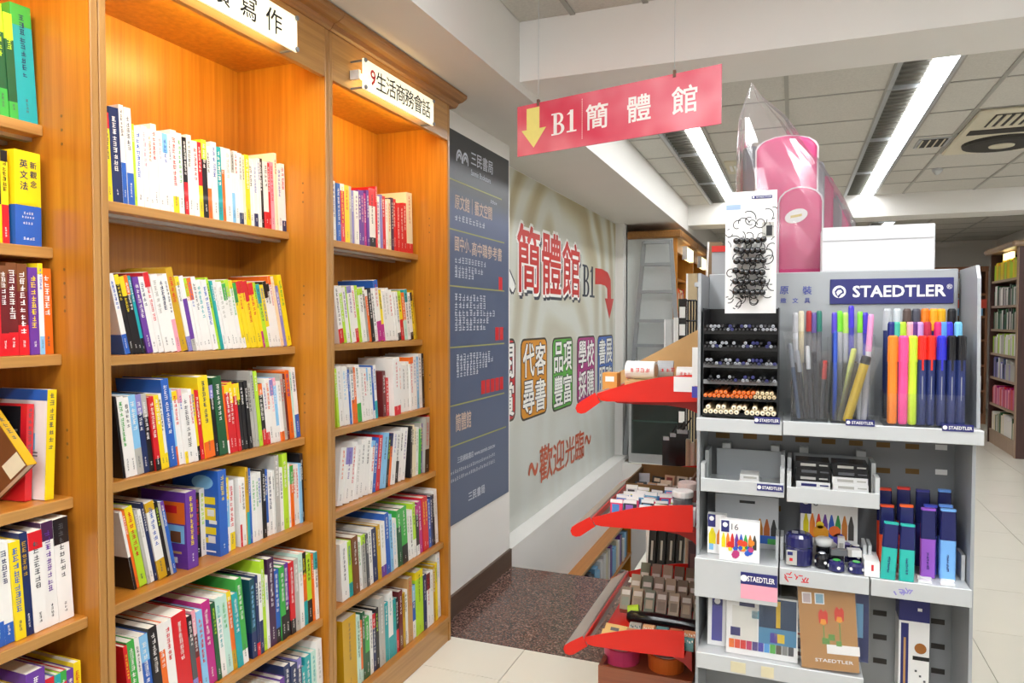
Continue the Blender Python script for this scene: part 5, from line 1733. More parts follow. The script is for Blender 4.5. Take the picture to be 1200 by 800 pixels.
PROF = [(694, 606.5), (717, 600.5), (742, 595.5), (767, 592.5), (790, 592), (812, 592), (812, 624), (760, 621), (705, 616.5), (697, 614.5)]
PADD = [(691, 605.5), (676, 613.5), (670, 617.5), (668.5, 622), (670.5, 627), (675, 628.8), (680, 628), (697, 617)]
BRAC = [(704, 617), (760, 622), (812, 625), (818, 624), (818, 650), (808, 640), (793, 632.5), (770, 627.5), (735, 624), (712, 621)]
base = [(at(*p, Y=RY0).x, at(*p, Y=RY0).z) for p in PROF]
padd = [(at(*p, Y=RY0).x, at(*p, Y=RY0).z) for p in PADD]
brac = [(at(*p, Y=RY0).x, at(*p, Y=RY0).z) for p in BRAC]
TRAY_Z = []


def ccw(pl):
    a = sum(pl[i][0] * pl[(i + 1) % len(pl)][1] - pl[(i + 1) % len(pl)][0] * pl[i][1] for i in range(len(pl)))
    return pl if a > 0 else pl[::-1]


def tray(dx, dz, name):
    sh = lambda pl, e=0: [(x + dx, z + dz + e) for x, z in pl]
    t_ = None
    for (y, nm) in ((RY0, 'end_plate'), (RY1 - .003, 'end_plate')):
        b = MB(); b.prism(ccw(sh(base)), (0, y, 0), UX, UZ, NY, .003); o = b.build(nm, M_red, rk)
        b = MB(); b.prism(ccw(sh(padd)), (0, y, 0), UX, UZ, NY, .003); b.build('lip_end', M_red, rk)
        b = MB(); b.prism(ccw(sh(brac)), (0, y + (.05 if y < 2 else -.05), 0), UX, UZ, NY, .003); b.build('bracket', mat('shaded_red_metal', 'b01a10', .4), rk)  # bracket red darkened to paint in the shade below the tray
    (xl, zl), (xr, zr) = sh(base)[8], sh(base)[6]
    bb = MB(); bb.add([(xl, RY0 + .003, zl + .004), (xr, RY0 + .003, zr + .004), (xr, RY1 - .003, zr + .004), (xl, RY1 - .003, zl + .004), (xl, RY0 + .003, zl), (xr, RY0 + .003, zr), (xr, RY1 - .003, zr), (xl, RY1 - .003, zl)],
                      [(0, 1, 2, 3), (7, 6, 5, 4), (0, 4, 5, 1), (1, 5, 6, 2), (2, 6, 7, 3), (3, 7, 4, 0)]); bb.build('tray_floor', M_red, rk)
    # sloping front lip, red inside and grey price channel outside
    (ax, az), (bx_, bz_) = sh(padd)[7], sh(padd)[0]
    (cx_, cz_) = sh(padd)[4]
    (dx_, dz_) = sh(padd)[2]
    b = MB(); y0, y1 = RY0 + .003, RY1 - .003
    b.add([(bx_, y0, bz_), (bx_, y1, bz_), (dx_, y1, dz_), (dx_, y0, dz_), (ax, y0, az), (ax, y1, az), (cx_, y1, cz_), (cx_, y0, cz_)],
          [(0, 1, 2, 3), (7, 6, 5, 4), (3, 2, 6, 7), (4, 5, 1, 0), (0, 3, 7, 4), (1, 5, 6, 2)])
    b.build('price_channel', mat('grey_price_channel', 'a9a49e', .4), rk)
    b = MB(); fx, fz = sh(base)[0]
    b.box(fx - .002, fx + .002, y0, y1, zl, fz); b.build('tray_front', M_red, rk)
    return xl, xr, (zl + zr) / 2 + .004


dzs = {}
z_ref = at(705, 616.5, Y=RY0).z
T1 = tray(.0135, at(705, 470, Y=RY0).z - z_ref, 'top')
T2 = tray(0, 0, 'middle')
T3 = tray(-.020, at(690, 756, Y=RY0).z - z_ref, 'bottom')
# label card on the top tray's end plate, strip card
q = rect(789.5, 441.5, 814, 459, RY0 - .001)
b = MB(); b.box(q[0], q[1], RY0 - .0015, RY0 - .0005, q[2], q[3]); tag(b.build('price_label', M_white), 'blank white label card on the end of the top red tray', 'label')
q = rect(811, 407, 826, 466, RY0 - .02)
o = thing('price_strip', 'white upright price strip with blue foot beside the pencil rack', 'label', ((q[0] + q[1]) / 2, RY0 - .02, q[2]))
part(o, 'card', M_white, (q[0], q[1], RY0 - .02, RY0 - .016, q[2] + .03, q[3])); part(o, 'foot', mat('label_blue', '4a48b4', .4), (q[0], q[1], RY0 - .021, RY0 - .016, q[2], q[3] - .1))

# goods in the top tray
xl, xr, zt1 = T1
zf1 = zt1 + .003
def roll(px_, py_, Y, r, L, m, label, ang=0., end=None, z=None, group='tape rolls in the top tray'):
    p_ = at(px_, py_, Y=Y)
    o = thing('tape_roll', label, 'tape roll', (p_.x, Y, z if z is not None else p_.z), (0, 0, ang), group)
    b = MB(); b.cyl((-L / 2, 0, r), (L / 2, 0, r), r, n=20); b.build('wrap', m, o, local=True)
    for s_ in (-1, 1):
        b = MB(); b.cyl((s_ * L / 2, 0, r), (s_ * (L / 2 + .001), 0, r), r * .7, n=18); b.build('end_face', end or P('ta'), o, local=True)
    b = MB(); rg = random.Random(int(px_)); b.glyphs((-L * .3, -r - .0004, r * .8), UX, UZ, 4, r * .5, rg); b.build('print', P('re'), o, local=True)
    return o


b = MB()
pts = [at(*p, Y=2.30) for p in ((706, 446), (822, 384), (822, 470), (706, 470))]
b.prism(ccw([(v.x, max(v.z, zf1 + .004)) for v in pts]), (0, 2.30, 0), UX, UZ, NY, .006)
tag(b.build('cardboard_sheet', M_card), 'sloping tan cardboard divider standing in the top red tray', 'cardboard')
zz = at(752, 443, Y=2.1).z
b = MB(); b.box(xl + .03, xr - .004, 1.98, 2.26, zf1 + .0035, zz); tag(b.build('cardboard_box', M_card), 'flat tan carton under the tape rolls in the top red tray', 'box')
roll(752, 444, 2.06, .026, .085, M_whitep, 'long white printed paper roll lying in the top tray', ang=-.12, z=zz + .0008)
roll(780, 444, 2.10, .026, .045, mat('patterned_grey', 'b8bcc0', .5), 'grey patterned tape roll beside the long white roll', ang=.1, z=zz + .0008)
roll(804, 444, 2.06, .019, .05, M_whitep, 'white paper roll at the right of the top tray', z=zz + .0008)
o, hh = carton(706, 444, 723, 456, 2.06, .05, mat('orange_packet', 'd89a4a', .5), 'small orange packet at the low end of the top tray', 'packet', 'packet', z=zf1 + .004, h=.05, deco=(('print', P('wh'), .2, .8, .5, .8),))

# goods in the middle tray
xl, xr, zt2 = T2
zf2 = zt2 + .006
o = thing('jar', 'glass jar with white lid and dark contents in the middle tray', 'jar', (at(800, 590, Y=1.95).x, 1.95, zf2))
b = MB(); b.chain([(0, 0, 0), (0, 0, .07), (0, 0, .075)], [.026, .026, .024], 18); b.build('glass', mat('dark_glass', '6a6e72', .1, noise=.3, nscale=30, coat=.6), o, local=True)
b = MB(); b.chain([(0, 0, .075), (0, 0, .08), (0, 0, .09), (0, 0, .092)], [.027, .028, .028, .025], 18); b.build('lid', M_whitep, o, local=True)
o = thing('jar', 'pink jar with white lid behind the dark jar', 'jar', (at(806, 585, Y=2.02).x, 2.02, zf2))
b = MB(); b.chain([(0, 0, 0), (0, 0, .08)], [.026, .026], 18); b.build('glass', mat('pink_glass', 'c08a84', .15, noise=.1), o, local=True)
b = MB(); b.chain([(0, 0, .08), (0, 0, .083), (0, 0, .098), (0, 0, .1)], [.026, .027, .027, .024], 18); b.build('lid', mat('pale_pink_lid', 'e8d4cc', .4), o, local=True)
rp = random.Random(21)
pk = ['e83a6a', 'c8c8cc', '4a8ad0', '9a6ac0', 'd8d83a', '3a3a44', 'e8e8ea', '6ab4d8', 'e08ab0', '5a4a8a', 'b4dc6a', 'dcdce0']
pn = dict(zip(pk, ['hot pink', 'silver', 'blue', 'violet', 'yellow', 'charcoal', 'white', 'sky blue', 'rose', 'indigo', 'lime', 'pearl']))
slope = (base[6][1] - base[8][1]) / (base[6][0] - base[8][0])
cnt = 0
for iy in range(6):
    for ix in range(6):
        cnt += 1
        c_ = pk[(ix * 5 + iy * 7) % 12]
        x = xl + .035 + ix * .038 + rp.uniform(-.004, .004); y = RY0 + .03 + iy * .036
        h_ = .04 + rp.uniform(0, .018)
        o = thing('sticker_packet', '%s sticker packet, %s from left in the %s row of the middle tray' % (pn[c_], ordinal(ix + 1), ordinal(iy + 1)), 'packet', (x, y, zf2 + .002), (rp.uniform(-.3, -.1), 0, rp.uniform(-.2, .2)), 'sticker packets in the middle tray')
        part_local(o, 'packet', hx(c_), (-.017, .017, 0, .006, 0, h_))
        part_local(o, 'print', hx(pk[(ix + iy * 3 + 2) % 12]), (-.012, .008, -.0006, 0, h_ * .3, h_ * .75)); part_local(o, 'header', M_white, (-.017, .017, -.0006, 0, h_ * .82, h_))
q = at(765, 590, Y=2.12)
b = MB(); b.box(q.x - .036, q.x + .036, 2.125, 2.13, zf2, at(765, 577, Y=2.12).z); tag(b.build('card_sheet', mat('pale_grey_card', 'c4c4c8', .4)), 'pale grey rounded card standing behind the sticker packets', 'card', )
# brown open carton on the far part of the middle tray
q = rect(721, 562, 806, 585, 2.17)
cb = thing('carton', 'open brown carton of small goods at the back of the middle tray', 'box', ((q[0] + q[1]) / 2, 2.3, zf2))
zt = at(760, 568, Y=2.17).z
x0, x1 = max(q[0], xl + .006), q[1]
part(cb, 'front_wall', M_cardd, (x0, x1, 2.17, 2.175, zf2, zt)); part(cb, 'back_wall', M_cardd, (x0, x1, 2.42, 2.425, zf2, zt + .012)); part(cb, 'side_wall', M_cardd, (x0, x0 + .005, 2.175, 2.42, zf2, zt + .004)); part(cb, 'side_wall', M_cardd, (x1 - .005, x1, 2.175, 2.42, zf2, zt + .004)); part(cb, 'bottom', M_cardd, (x0 + .005, x1 - .005, 2.175, 2.42, zf2, zf2 + .004))
gp = ['c8a48a', 'b88a6a', 'a8a8b0', 'd4c4b0', '8a3a3a', '2a2a2e', 'e8e4de', '9a7a5a']
gn = dict(zip(gp, ['peach', 'tan', 'silver', 'beige', 'dark red', 'black', 'white', 'khaki']))
for iy in range(3):
    for ix in range(5):
        c_ = gp[(ix * 3 + iy * 5) % 8]
        o = thing('gift_packet', '%s gift packet, %s from left in %s row of the brown carton' % (gn[c_], ordinal(ix + 1), ordinal(iy + 1)), 'packet', (x0 + .025 + ix * .04, 2.2 + iy * .07, zf2 + .0105), (-.25, 0, rp.uniform(-.3, .3)), 'packets in the brown carton')
        hh = zt - zf2 - .02 + rp.uniform(-.01, .012)
        part_local(o, 'packet', hx(c_), (-.017, .017, 0, .02, 0, hh)); part_local(o, 'print', hx(gp[(ix + iy) % 8]), (-.01, .01, -.0006, 0, hh * .4, hh * .8))
# goods in the bottom tray
xl, xr, zt3 = T3
zf3 = zt3 + .006
for rw in range(2):
    for k in range(6):
        x = xl + .10 + k * .037
        o = thing('tape_roll', 'patterned washi tape roll, %s from left in the %s row of the bottom tray' % (ordinal(k + 1), ('front', 'second')[rw]), 'tape roll', (x, RY0 + .035 + rw * .042, zf3), group='washi tape rolls in the bottom tray')
        b = MB(); b.cyl((-.016, 0, .018), (.016, 0, .018), .018, n=14); b.build('wrap', hx(['c8885a', 'b86a4a', 'a8a49a', 'd8a878', '5a8a8a', 'c4704a'][(k + rw * 2) % 6]), o, local=True)
        b = MB()
        for j in range(5): b.cyl((-.012 + j * .006, -.006 * (j % 2) - .0125, .0315), (-.010 + j * .006, -.006 * (j % 2) - .0125, .0322), .0025, n=6)
        b.build('pattern', hx(['3a5a5a', 'f0e8d8', '2a2a2a'][k % 3]), o, local=True)
    o = thing('yellow_tag', 'tan header card at the left of the %s row of washi tapes' % ('front', 'second')[rw], 'label', (xl + .045, RY0 + .02 + rw * .042, zf3), (-.9, 0, -.1))
    part_local(o, 'card', hx('d8b46a'), (-.035, .035, 0, .002, 0, .03)); part_local(o, 'print', P('dk'), (-.018, .006, -.0006, 0, .01, .02))
o = thing('pouch', 'black zip pouch with lime end lying in the bottom tray', 'pouch', (xl + .17, RY0 + .15, zf3))
b = MB(); b.chain([(-.11, 0, .02), (-.1, 0, .02), (-.03, 0, .022), (.05, .004, .02), (.1, 0, .018), (.12, 0, .018)], [.012, .019, .021, .018, .02, .012], 12); b.build('bag', mat('black_vinyl', '141416', .2, noise=0), o, local=True, smooth=True)
b = MB(); b.chain([(-.112, .02, .026), (-.08, .024, .03)], [.018, .02], 12); b.build('lime_end', P('li'), o, local=True)
rows3 = ['8a8070', 'a89a84', '7a8474', '9a8a7c', 'b4a690', '86786a']
for rw in range(3):
    for k in range(8):
        c_ = rows3[(k + rw) % 6]
        x = xl + .04 + rw * .012 + k * .036
        o = thing('card_packet', 'muted patterned card sleeve, %s from left in the %s row behind the black pouch' % (ordinal(k + 1), ordinal(rw + 1)), 'packet', (x, RY0 + .195 + rw * .085, zf3 + .0212), (-.75, 0, .05), 'card sleeves in the bottom tray')
        part_local(o, 'sleeve', hx(c_), (-.015, .015, 0, .03, 0, .07 + .012 * rw)); part_local(o, 'header', hx('d8d4cc'), (-.012, .012, -.0006, 0, .045, .06)); part_local(o, 'print', hx(rows3[(k + 2) % 6]), (-.010, .010, -.0006, 0, .012, .038))
o = thing('card_packet', 'dark plum upright packet at the back right of the bottom tray', 'packet', (xr - .035, RY0 + .47, zf3), (-.1, 0, 0))
part_local(o, 'sleeve', hx('5a3a44'), (-.02, .02, 0, .02, 0, .16)); part_local(o, 'print', hx('8a6a6a'), (-.014, .014, -.0006, 0, .06, .12))

# crate with tins and kraft bag on the floor under the rack
p_ = at(745, 800, Y=1.95)
zc = at(745, 783, Y=1.95).z
cr_ = thing('crate', 'reddish wooden crate below the bottom red tray', 'crate', (p_.x, 2.0, .0))
x0, x1 = at(703, 790, Y=1.95).x, at(812, 790, Y=1.95).x
M_crate = wood('reddish_crate_wood', '7a3f26', '93502f', 'x')
part(cr_, 'front_board', M_crate, (x0, x1, 1.93, 1.942, .0, zc)); part(cr_, 'back_board', M_crate, (x0, x1, 2.2, 2.212, .0, zc)); part(cr_, 'side_board', M_crate, (x0, x0 + .012, 1.942, 2.2, .0, zc)); part(cr_, 'side_board', M_crate, (x1 - .012, x1, 1.942, 2.2, .0, zc)); part(cr_, 'inner_shelf', M_crate, (x0 + .012, x1 - .012, 1.942, 2.2, zc - .03, zc - .02))
for (px_, c_, nm) in ((728, 'e04a7a', 'pink'), (780, 'e0702a', 'orange')):
    xx = at(px_, 792, Y=2.02).x
    o = thing('tin', 'round tin with %s rim and pale contents in the wooden crate' % nm, 'tin', (xx, 2.03, zc - .0195), (-.0, 0, 0))
    b = MB(); b.chain([(0, 0, 0), (0, 0, .04), (0, 0, .043)], [.05, .052, .052], 24); b.build('body', hx(c_), o, local=True)
    b = MB(); b.chain([(0, 0, .043), (0, 0, .0445)], [.044, .044], 24); b.build('contents', mat('pale_pieces', 'c4bcb4', .6, noise=.35, nscale=160), o, local=True)
o = thing('paper_bag', 'tan kraft bag with black line drawing below the bottom tray', 'paper bag', (at(783, 780, Y=2.3).x, 2.3, .0), (0, .12, 0))
zt = at(783, 768, Y=2.3).z
part_local(o, 'bag', mat('tan_kraft', 'c8a878', .8), (-.07, .07, 0, .06, .01, zt)); rg = random.Random(2)
b = MB(); b.glyphs((-.05, -.0005, zt - .07), UX, UZ, 2, .05, rg); b.build('line_drawing', M_ink, o, local=True)

# ------------------------------------------------------------------ school bag in plastic, white carton
BZ = 1.4905
bagY = 1.90
M_pink = mat('pink_bag_leather', 'd2447e', .45, noise=.05, nscale=60, bump=.1)
M_pinkd = mat('deep_pink_bag', 'b8346a', .5)
M_piping = mat('silver_piping', 'd8d4d8', .35)
M_bgrey = mat('grey_mesh', '9a9aa0', .7)
bp0 = at(915, 318, Y=bagY)
bag = thing('school_bag', 'pink school backpack wrapped in clear plastic on top of the stand', 'backpack', (bp0.x, bagY + .08, BZ))


def arch(x0_, x1_, z0_, z1_, n=8, k=1.):
    w = (x1_ - x0_) / 2; c = (x0_ + x1_) / 2; rz = w * k
    out = [(x0_, z0_), (x1_, z0_)]
    for i in range(n + 1):
        a = math.pi * i / n
        out.append((c + w * math.cos(a), z1_ - rz + rz * math.sin(a)))
    return out


x0, x1 = at(886, 240, Y=bagY + .03).x, at(957, 240, Y=bagY + .03).x
ztop = at(920, 158, Y=bagY + .03).z
b = MB(); b.prism(arch(x0, x1, BZ + .003, ztop, k=.45), (0, bagY + .03, 0), UX, UZ, NY, .11); b.build('body', M_pink, bag, bevel=.012, seg=3)
b = MB(); b.prism(arch(x0 - .004, x1 + .004, BZ + .003, ztop + .004, k=.45), (0, bagY + .05, 0), UX, UZ, NY, .012); b.build('piping', M_piping, bag)
xa, xb = at(913, 270, Y=bagY).x, at(963, 270, Y=bagY).x
za = at(938, 219, Y=bagY).z
b = MB(); b.prism(arch(xa, xb, BZ + .003, za, k=.75), (0, bagY, 0), UX, UZ, NY, .04); fp = b.build('front_pocket', M_pink, bag, bevel=.008, seg=3)
b = MB(); b.prism(arch(xa - .004, xb + .004, BZ + .003, za + .004, k=.75), (0, bagY + .012, 0), UX, UZ, NY, .006); b.build('pocket_piping', M_piping, fp)
pc = at(933, 253, Y=bagY)
b = MB()
b.prism([(pc.x + .026 * math.cos(a * .314), pc.z + .017 * math.sin(a * .314) + .005 * math.cos(a * .314)) for a in range(20)], (0, bagY - .0015, 0), UX, UZ, NY, .002); lg = b.build('oval_badge', M_whitep, fp)
b = MB(); b.prism([(pc.x - .013, pc.z - .005), (pc.x + .013, pc.z - .001), (pc.x + .013, pc.z + .005), (pc.x - .013, pc.z + .001)], (0, bagY - .0020, 0), UX, UZ, NY, .0004); b.build('badge_mark', hx('d8c47a'), lg)
# side gussets going back to the right, grey and pink panels
xs = [at(p, 250, Y=bagY + .12).x for p in (958, 972, 984, 996)]
for k, (m_, top) in enumerate(((M_bgrey, 190), (M_pink, 205), (M_bgrey, 222), (M_pink, 240))):
    xq = at(958 + k * 11, 300, Y=bagY + .1).x
    zq = at(960 + k * 11, top, Y=bagY + .1).z
    b = MB(); b.prism(arch(xq - .022, xq + .014, BZ + .003, zq, k=.9), (0, bagY + .075 + .03 * k, 0), UX, UZ, NY, .05); b.build('side_gusset', m_, bag, bevel=.006, seg=2)
xq = at(876, 210, Y=bagY + .1).x
b = MB(); b.prism(arch(xq - .01, xq + .03, BZ + .003, at(876, 175, Y=bagY + .1).z, k=.6), (0, bagY + .06, 0), UX, UZ, NY, .06); b.build('side_gusset', mat('dark_grey_mesh', '5a5a62', .7), bag, bevel=.006, seg=2)
# clear plastic cover: rounded tent of film following the bag up to a twisted peak
peak = at(881, 98, Y=bagY + .08)
ring_px = [(97, 881, 881, .002, .002), (115, 874, 893, .01, .012), (140, 866, 921, .03, .04), (170, 863, 944, .05, .08), (200, 862, 966, .058, .11), (235, 862, 988, .062, .13), (262, 864, 1001, .064, .135), (290, 866, 1004, .064, .14), (317, 868, 1005, .064, .14)]
N = 28
b = MB(); vs, fs = [], []
rw = random.Random(5)
for (py_, xl_, xr_, df, db) in ring_px:
    a, c = at(xl_, py_, Y=bagY + .06), at(xr_, py_, Y=bagY + .06)
    cx_, w_ = (a.x + c.x) / 2, (c.x - a.x) / 2
    zq = max(at((xl_ + xr_) / 2, py_, Y=bagY + .06).z, BZ + .001)
    for k in range(N):
        a_ = 2 * math.pi * k / N
        wr = 1 + rw.uniform(-.035, .035) * (0 if py_ < 100 else 1)
        ca, sa = math.cos(a_), math.sin(a_)
        sq = lambda v: math.copysign(abs(v) ** .75, v)
        vs.append((cx_ + w_ * sq(ca) * wr, bagY + .06 + (db if sa > 0 else df + .004) * sq(sa) * wr, zq + rw.uniform(-.003, .003) * (1 if 100 < py_ < 300 else 0)))
for r_i in range(len(ring_px) - 1):
    for k in range(N):
        fs.append((r_i * N + k, (r_i + 1) * N + k, (r_i + 1) * N + (k + 1) % N, r_i * N + (k + 1) % N))
b.add(vs, fs); b.build('plastic_cover', clear('crinkled_clear_film', .05, .7, .14, 'ffffff', haze=.06), bag, smooth=False)
# white carton beside the bag
xa, xb, za, zb = rect(963, 264, 1096, 318, 1.76)
o = thing('carton', 'plain white carton on top of the stand beside the pink bag', 'box', ((xa + xb) / 2, 1.8, BZ))
M_cart = mat('dull_white_carton', 'd3d3d6', .6)
part(o, 'box', M_cart, (xa, xb, 1.76, 1.86, BZ, zb), bevel=.002); part(o, 'lid_flap', M_cart, (xa + .002, xb - .002, 1.7585, 1.76, zb - .03, zb - .001)); part(o, 'hand_hole', M_ink, (xb - .006, xb - .002, 1.7582, 1.7586, BZ + .008, BZ + .014))

# ------------------------------------------------------------------ far left: cabinet end, ladder, far bookcases
CX0, CX1, CY0 = -1.59, -1.09, 7.3
M_cab = mat('pale_grey_laminate', 'd6dbd9', .5, noise=.03)
M_lit = mat('far_lit_sign', 'fff2c0', .4, emit=(1, .93, .66), es=2.2)
for k in range(3):
    y0, y1 = CY0 + 1.25 * k, CY0 + 1.25 * (k + 1) - .01
    o = thing('bookcase', 'far orange bookcase behind the ladder, %s from the pale end panel' % ordinal(k + 1), 'bookcase', ((CX0 + CX1) / 2, (y0 + y1) / 2, 0), group='far bookcases beyond the mural')
    if k == 0:
        part(o, 'end_panel', M_cab, (CX0, CX1 - .04, y0 - .012, y0, .0, 2.22)); part(o, 'panel_seam', M_metal_d, (CX0 + .1, CX0 + .106, y0 - .0135, y0 - .012, .6, 1.5))
    part(o, 'side_panel', WV, (CX0, CX1, y0, y0 + .03, 0, 2.22)); part(o, 'side_panel', WV, (CX0, CX1, y1 - .03, y1, 0, 2.22)); part(o, 'back_panel', WV, (CX0, CX0 + .01, y0 + .03, y1 - .03, 0, 2.2))
    for z in (.1, .45, .8, 1.15, 1.5, 1.85):
        part(o, 'shelf', WS, (CX0 + .01, CX1 - .08, y0 + .03, y1 - .03, z - .025, z))
    part(o, 'fascia', WH, (CX1 - .02, CX1, y0 + .03, y1 - .03, 2.08, 2.22)); part(o, 'cornice', WD, (CX0, CX1 + .05, y0 - (.05 if k == 0 else 0), y1, 2.22, 2.3), bevel=.015)
    part(o, 'top_panel', WV, (CX0, CX1 - .02, y0 + .03, y1 - .03, 2.15, 2.17))
    l = thing('light_sign', 'small glowing header sign on the far bookcases, %s from the ladder' % ordinal(k + 1), 'sign', (CX1 + .03, (y0 + y1) / 2, 2.08), group='far lit header signs')
    part(l, 'light_box', M_lit, (CX1 + .002, CX1 + .05, y0 + .35, y1 - .4, 2.04, 2.16)); part(l, 'bracket', M_alu, (CX1 + .002, CX1 + .052, y0 + .34, y0 + .35, 2.03, 2.17), (CX1 + .002, CX1 + .052, y1 - .4, y1 - .39, 2.03, 2.17))
    b = MB(); rg = random.Random(k + 60)
    mats_ = [P(c) for c in ('wh', 're', 'go', 'bl', 'mr', 'cr', 'gr', 'or')]
    for z in (.1, .45, .8, 1.15, 1.5):
        y = y0 + .04
        while y < y1 - .08:
            w_ = rg.uniform(.015, .035); b.box(CX1 - .24, CX1 - .09, y, y + w_ - .001, z, z + rg.uniform(.18, .25), rg.randrange(8)); y += w_
    tag(b.build('far_books', mats_), 'rows of small books in the far bookcase, %s from the pale end panel' % ordinal(k + 1), 'books', kind='stuff')

# step ladder
LY = 7.19
M_lad = mat('worn_aluminium', '9b9fa1', .45, metal=.3)
lad = thing('step_ladder', 'aluminium step ladder in front of the pale cabinet end', 'ladder', (at(765, 330, Y=LY).x, LY, 0))
def lp(px_, py_, Y): return at(px_, py_, Y=Y)
lt, rt = lp(755, 283, LY), lp(786, 281, LY)
slope_l = (lp(742, 430, LY) - lp(755, 283, LY)); slope_r = (lp(796, 430, LY) - lp(786, 281, LY))
kl = lt.z / -slope_l.z; kr = rt.z / -slope_r.z
lb_, rb_ = lt + slope_l * kl, rt + slope_r * kr
for (a, c) in ((lt, lb_), (rt, rb_)):
    b = MB(); dz = c - a
    b.add([a + Vector((-.02, -.015, 0)), a + Vector((.02, -.015, 0)), a + Vector((.02, .015, 0)), a + Vector((-.02, .015, 0)), c + Vector((-.02, -.035, 0)), c + Vector((.02, -.035, 0)), c + Vector((.02, -.005, 0)), c + Vector((-.02, -.005, 0))],
          [(3, 2, 1, 0), (4, 5, 6, 7), (0, 1, 5, 4), (1, 2, 6, 5), (2, 3, 7, 6), (3, 0, 4, 7)]); b.build('side_rail', M_lad, lad)
    b = MB(); b.cyl(a + Vector((0, .03, -.02)), Vector((c.x, c.y + .06, .0)), .012, n=8); b.build('rear_leg', M_lad, lad)
for py_ in (283, 309, 341, 375, 404, 432, 460):
    f = (lp(770, py_, LY).z - lt.z) / (lb_.z - lt.z)
    a, c = lt + (lb_ - lt) * f, rt + (rb_ - rt) * f
    b = MB(); b.box(a.x, c.x, LY - .05, LY + .03, a.z - .022, a.z + .008); b.build('step', M_lad, lad)
# leaning boards and goods between the ladder and the rack
for (x0_, x1_, y0_, y1_, Y, c_, nm, lab, ct) in (
        (778, 790, 374, 440, 7.05, 'c9cbca', 'foam_board', 'pale grey foam board standing on the display case', 'board'),
        (789, 797, 372, 440, 7.03, 'e6e4df', 'foam_board', 'white foam board next to the pale grey one', 'board'),
        (801, 809, 350, 460, 5.4, 'b08a5a', 'cardboard_sheet', 'brown cardboard sheet beyond the ladder', 'cardboard'),
        (803, 818, 320, 460, 5.2, 'c7b28e', 'cardboard_sheet', 'tall tan cardboard sheets beyond the black calendar', 'cardboard')):
    q = rect(x0_, y0_, x1_, y1_, Y)
    zb_ = at(765, 440, Y=7.0).z + .0315 if Y > 7 else 0.
    o = thing(nm, lab, ct, ((q[0] + q[1]) / 2, Y, zb_), (-.02, 0, 0))
    q = (q[0], q[1], q[2], q[3] - zb_)
    w_ = (q[1] - q[0]) / 2
    part_local(o, 'sheet', mat('sheet_' + c_, c_, .7), (-w_, w_, 0, .012, .002, q[3]))
    part_local(o, 'edge_strip', M_white, (-w_, -w_ + .012, -.004, 0, .002, q[3])); part_local(o, 'edge_strip', M_metal_d, (w_ - .01, w_, -.004, 0, .002, q[3]))
q = rect(795, 350, 804, 440, 4.6)
o = thing('calendar_stand', 'tall black and white striped display strip beyond the cardboard divider', 'display strip', ((q[0] + q[1]) / 2, 4.6, 0.0))
part(o, 'post', M_black, (q[0], q[1], 4.6, 4.63, 0, q[3]))
for k in range(7):
    zz = q[3] - .05 - k * .11
    part(o, 'white_card', M_white, (q[0] + .006, q[1] - .006, 4.596, 4.6, zz - .07, zz))
q = rect(803, 352, 816, 400, 4.7)
o = thing('wire_rack', 'black wire card rack beside the striped strip', 'wire rack', ((q[0] + q[1]) / 2, 4.7, 0))
for k in range(5):
    x = q[0] + (q[1] - q[0]) * k / 4
    b = MB(); b.cyl((x, 4.7, 0), (x, 4.7, q[3]), .006, n=6); b.build('wire', M_black, o)
for k in range(3):
    z = q[3] - k * .13
    b = MB(); b.cyl((q[0], 4.694, z), (q[1], 4.694, z), .006, n=6); b.build('cross_wire', M_black, o)
q = rect(800, 402, 818, 440, 4.7)
q = rect(811, 284, 825, 410, 2.62)
o = thing('wooden_board', 'speckled brown board with white edge leaning behind the stand', 'board', ((q[0] + q[1]) / 2, 2.62, 0.0), (0, .035, 0))
b_m = mat('speckled_brown_board', '8a7256', .7, noise=.5, nscale=30)
w_ = (q[1] - q[0]) / 2
part_local(o, 'board', b_m, (-w_, w_, 0, .1, .0, q[3])); part_local(o, 'white_edge', M_white, (-w_ - .006, -w_, -.004, .1, .0, q[3]))
# glass display case beyond the stairs
gx0, gx1 = at(737, 500, Y=7.0).x, at(801, 500, Y=7.0).x
gz1 = at(765, 440, Y=7.0).z
o = thing('display_case', 'dark glass display case with metal frame beyond the stairwell', 'display case', ((gx0 + gx1) / 2, 7.05, 0))
for x in (gx0, gx1 - .025):
    part(o, 'frame_post', M_alu, (x, x + .025, 6.99, 7.015, .0, gz1)); part(o, 'frame_post', M_alu, (x, x + .025, 7.085, 7.11, .0, gz1))
part(o, 'bottom_rail', M_alu, (gx0 + .025, gx1 - .025, 6.99, 7.015, .0, .09)); part(o, 'top_rail', M_alu, (gx0, gx1, 6.985, 7.11, gz1, gz1 + .03))
part(o, 'back_sheet', mat('dark_case_back', '2c2f2b', .5), (gx0 + .025, gx1 - .025, 7.075, 7.085, .0, gz1)); part(o, 'glass_shelf', mat('teal_glass_edge', '7fa8a0', .2), (gx0 + .025, gx1 - .025, 7.03, 7.07, .40, .415))
part(o, 'glass_pane', mat('smoked_glass', '3c443f', .05, alpha=.45, noise=0), (gx0 + .025, gx1 - .025, 7.0, 7.004, .09, gz1))

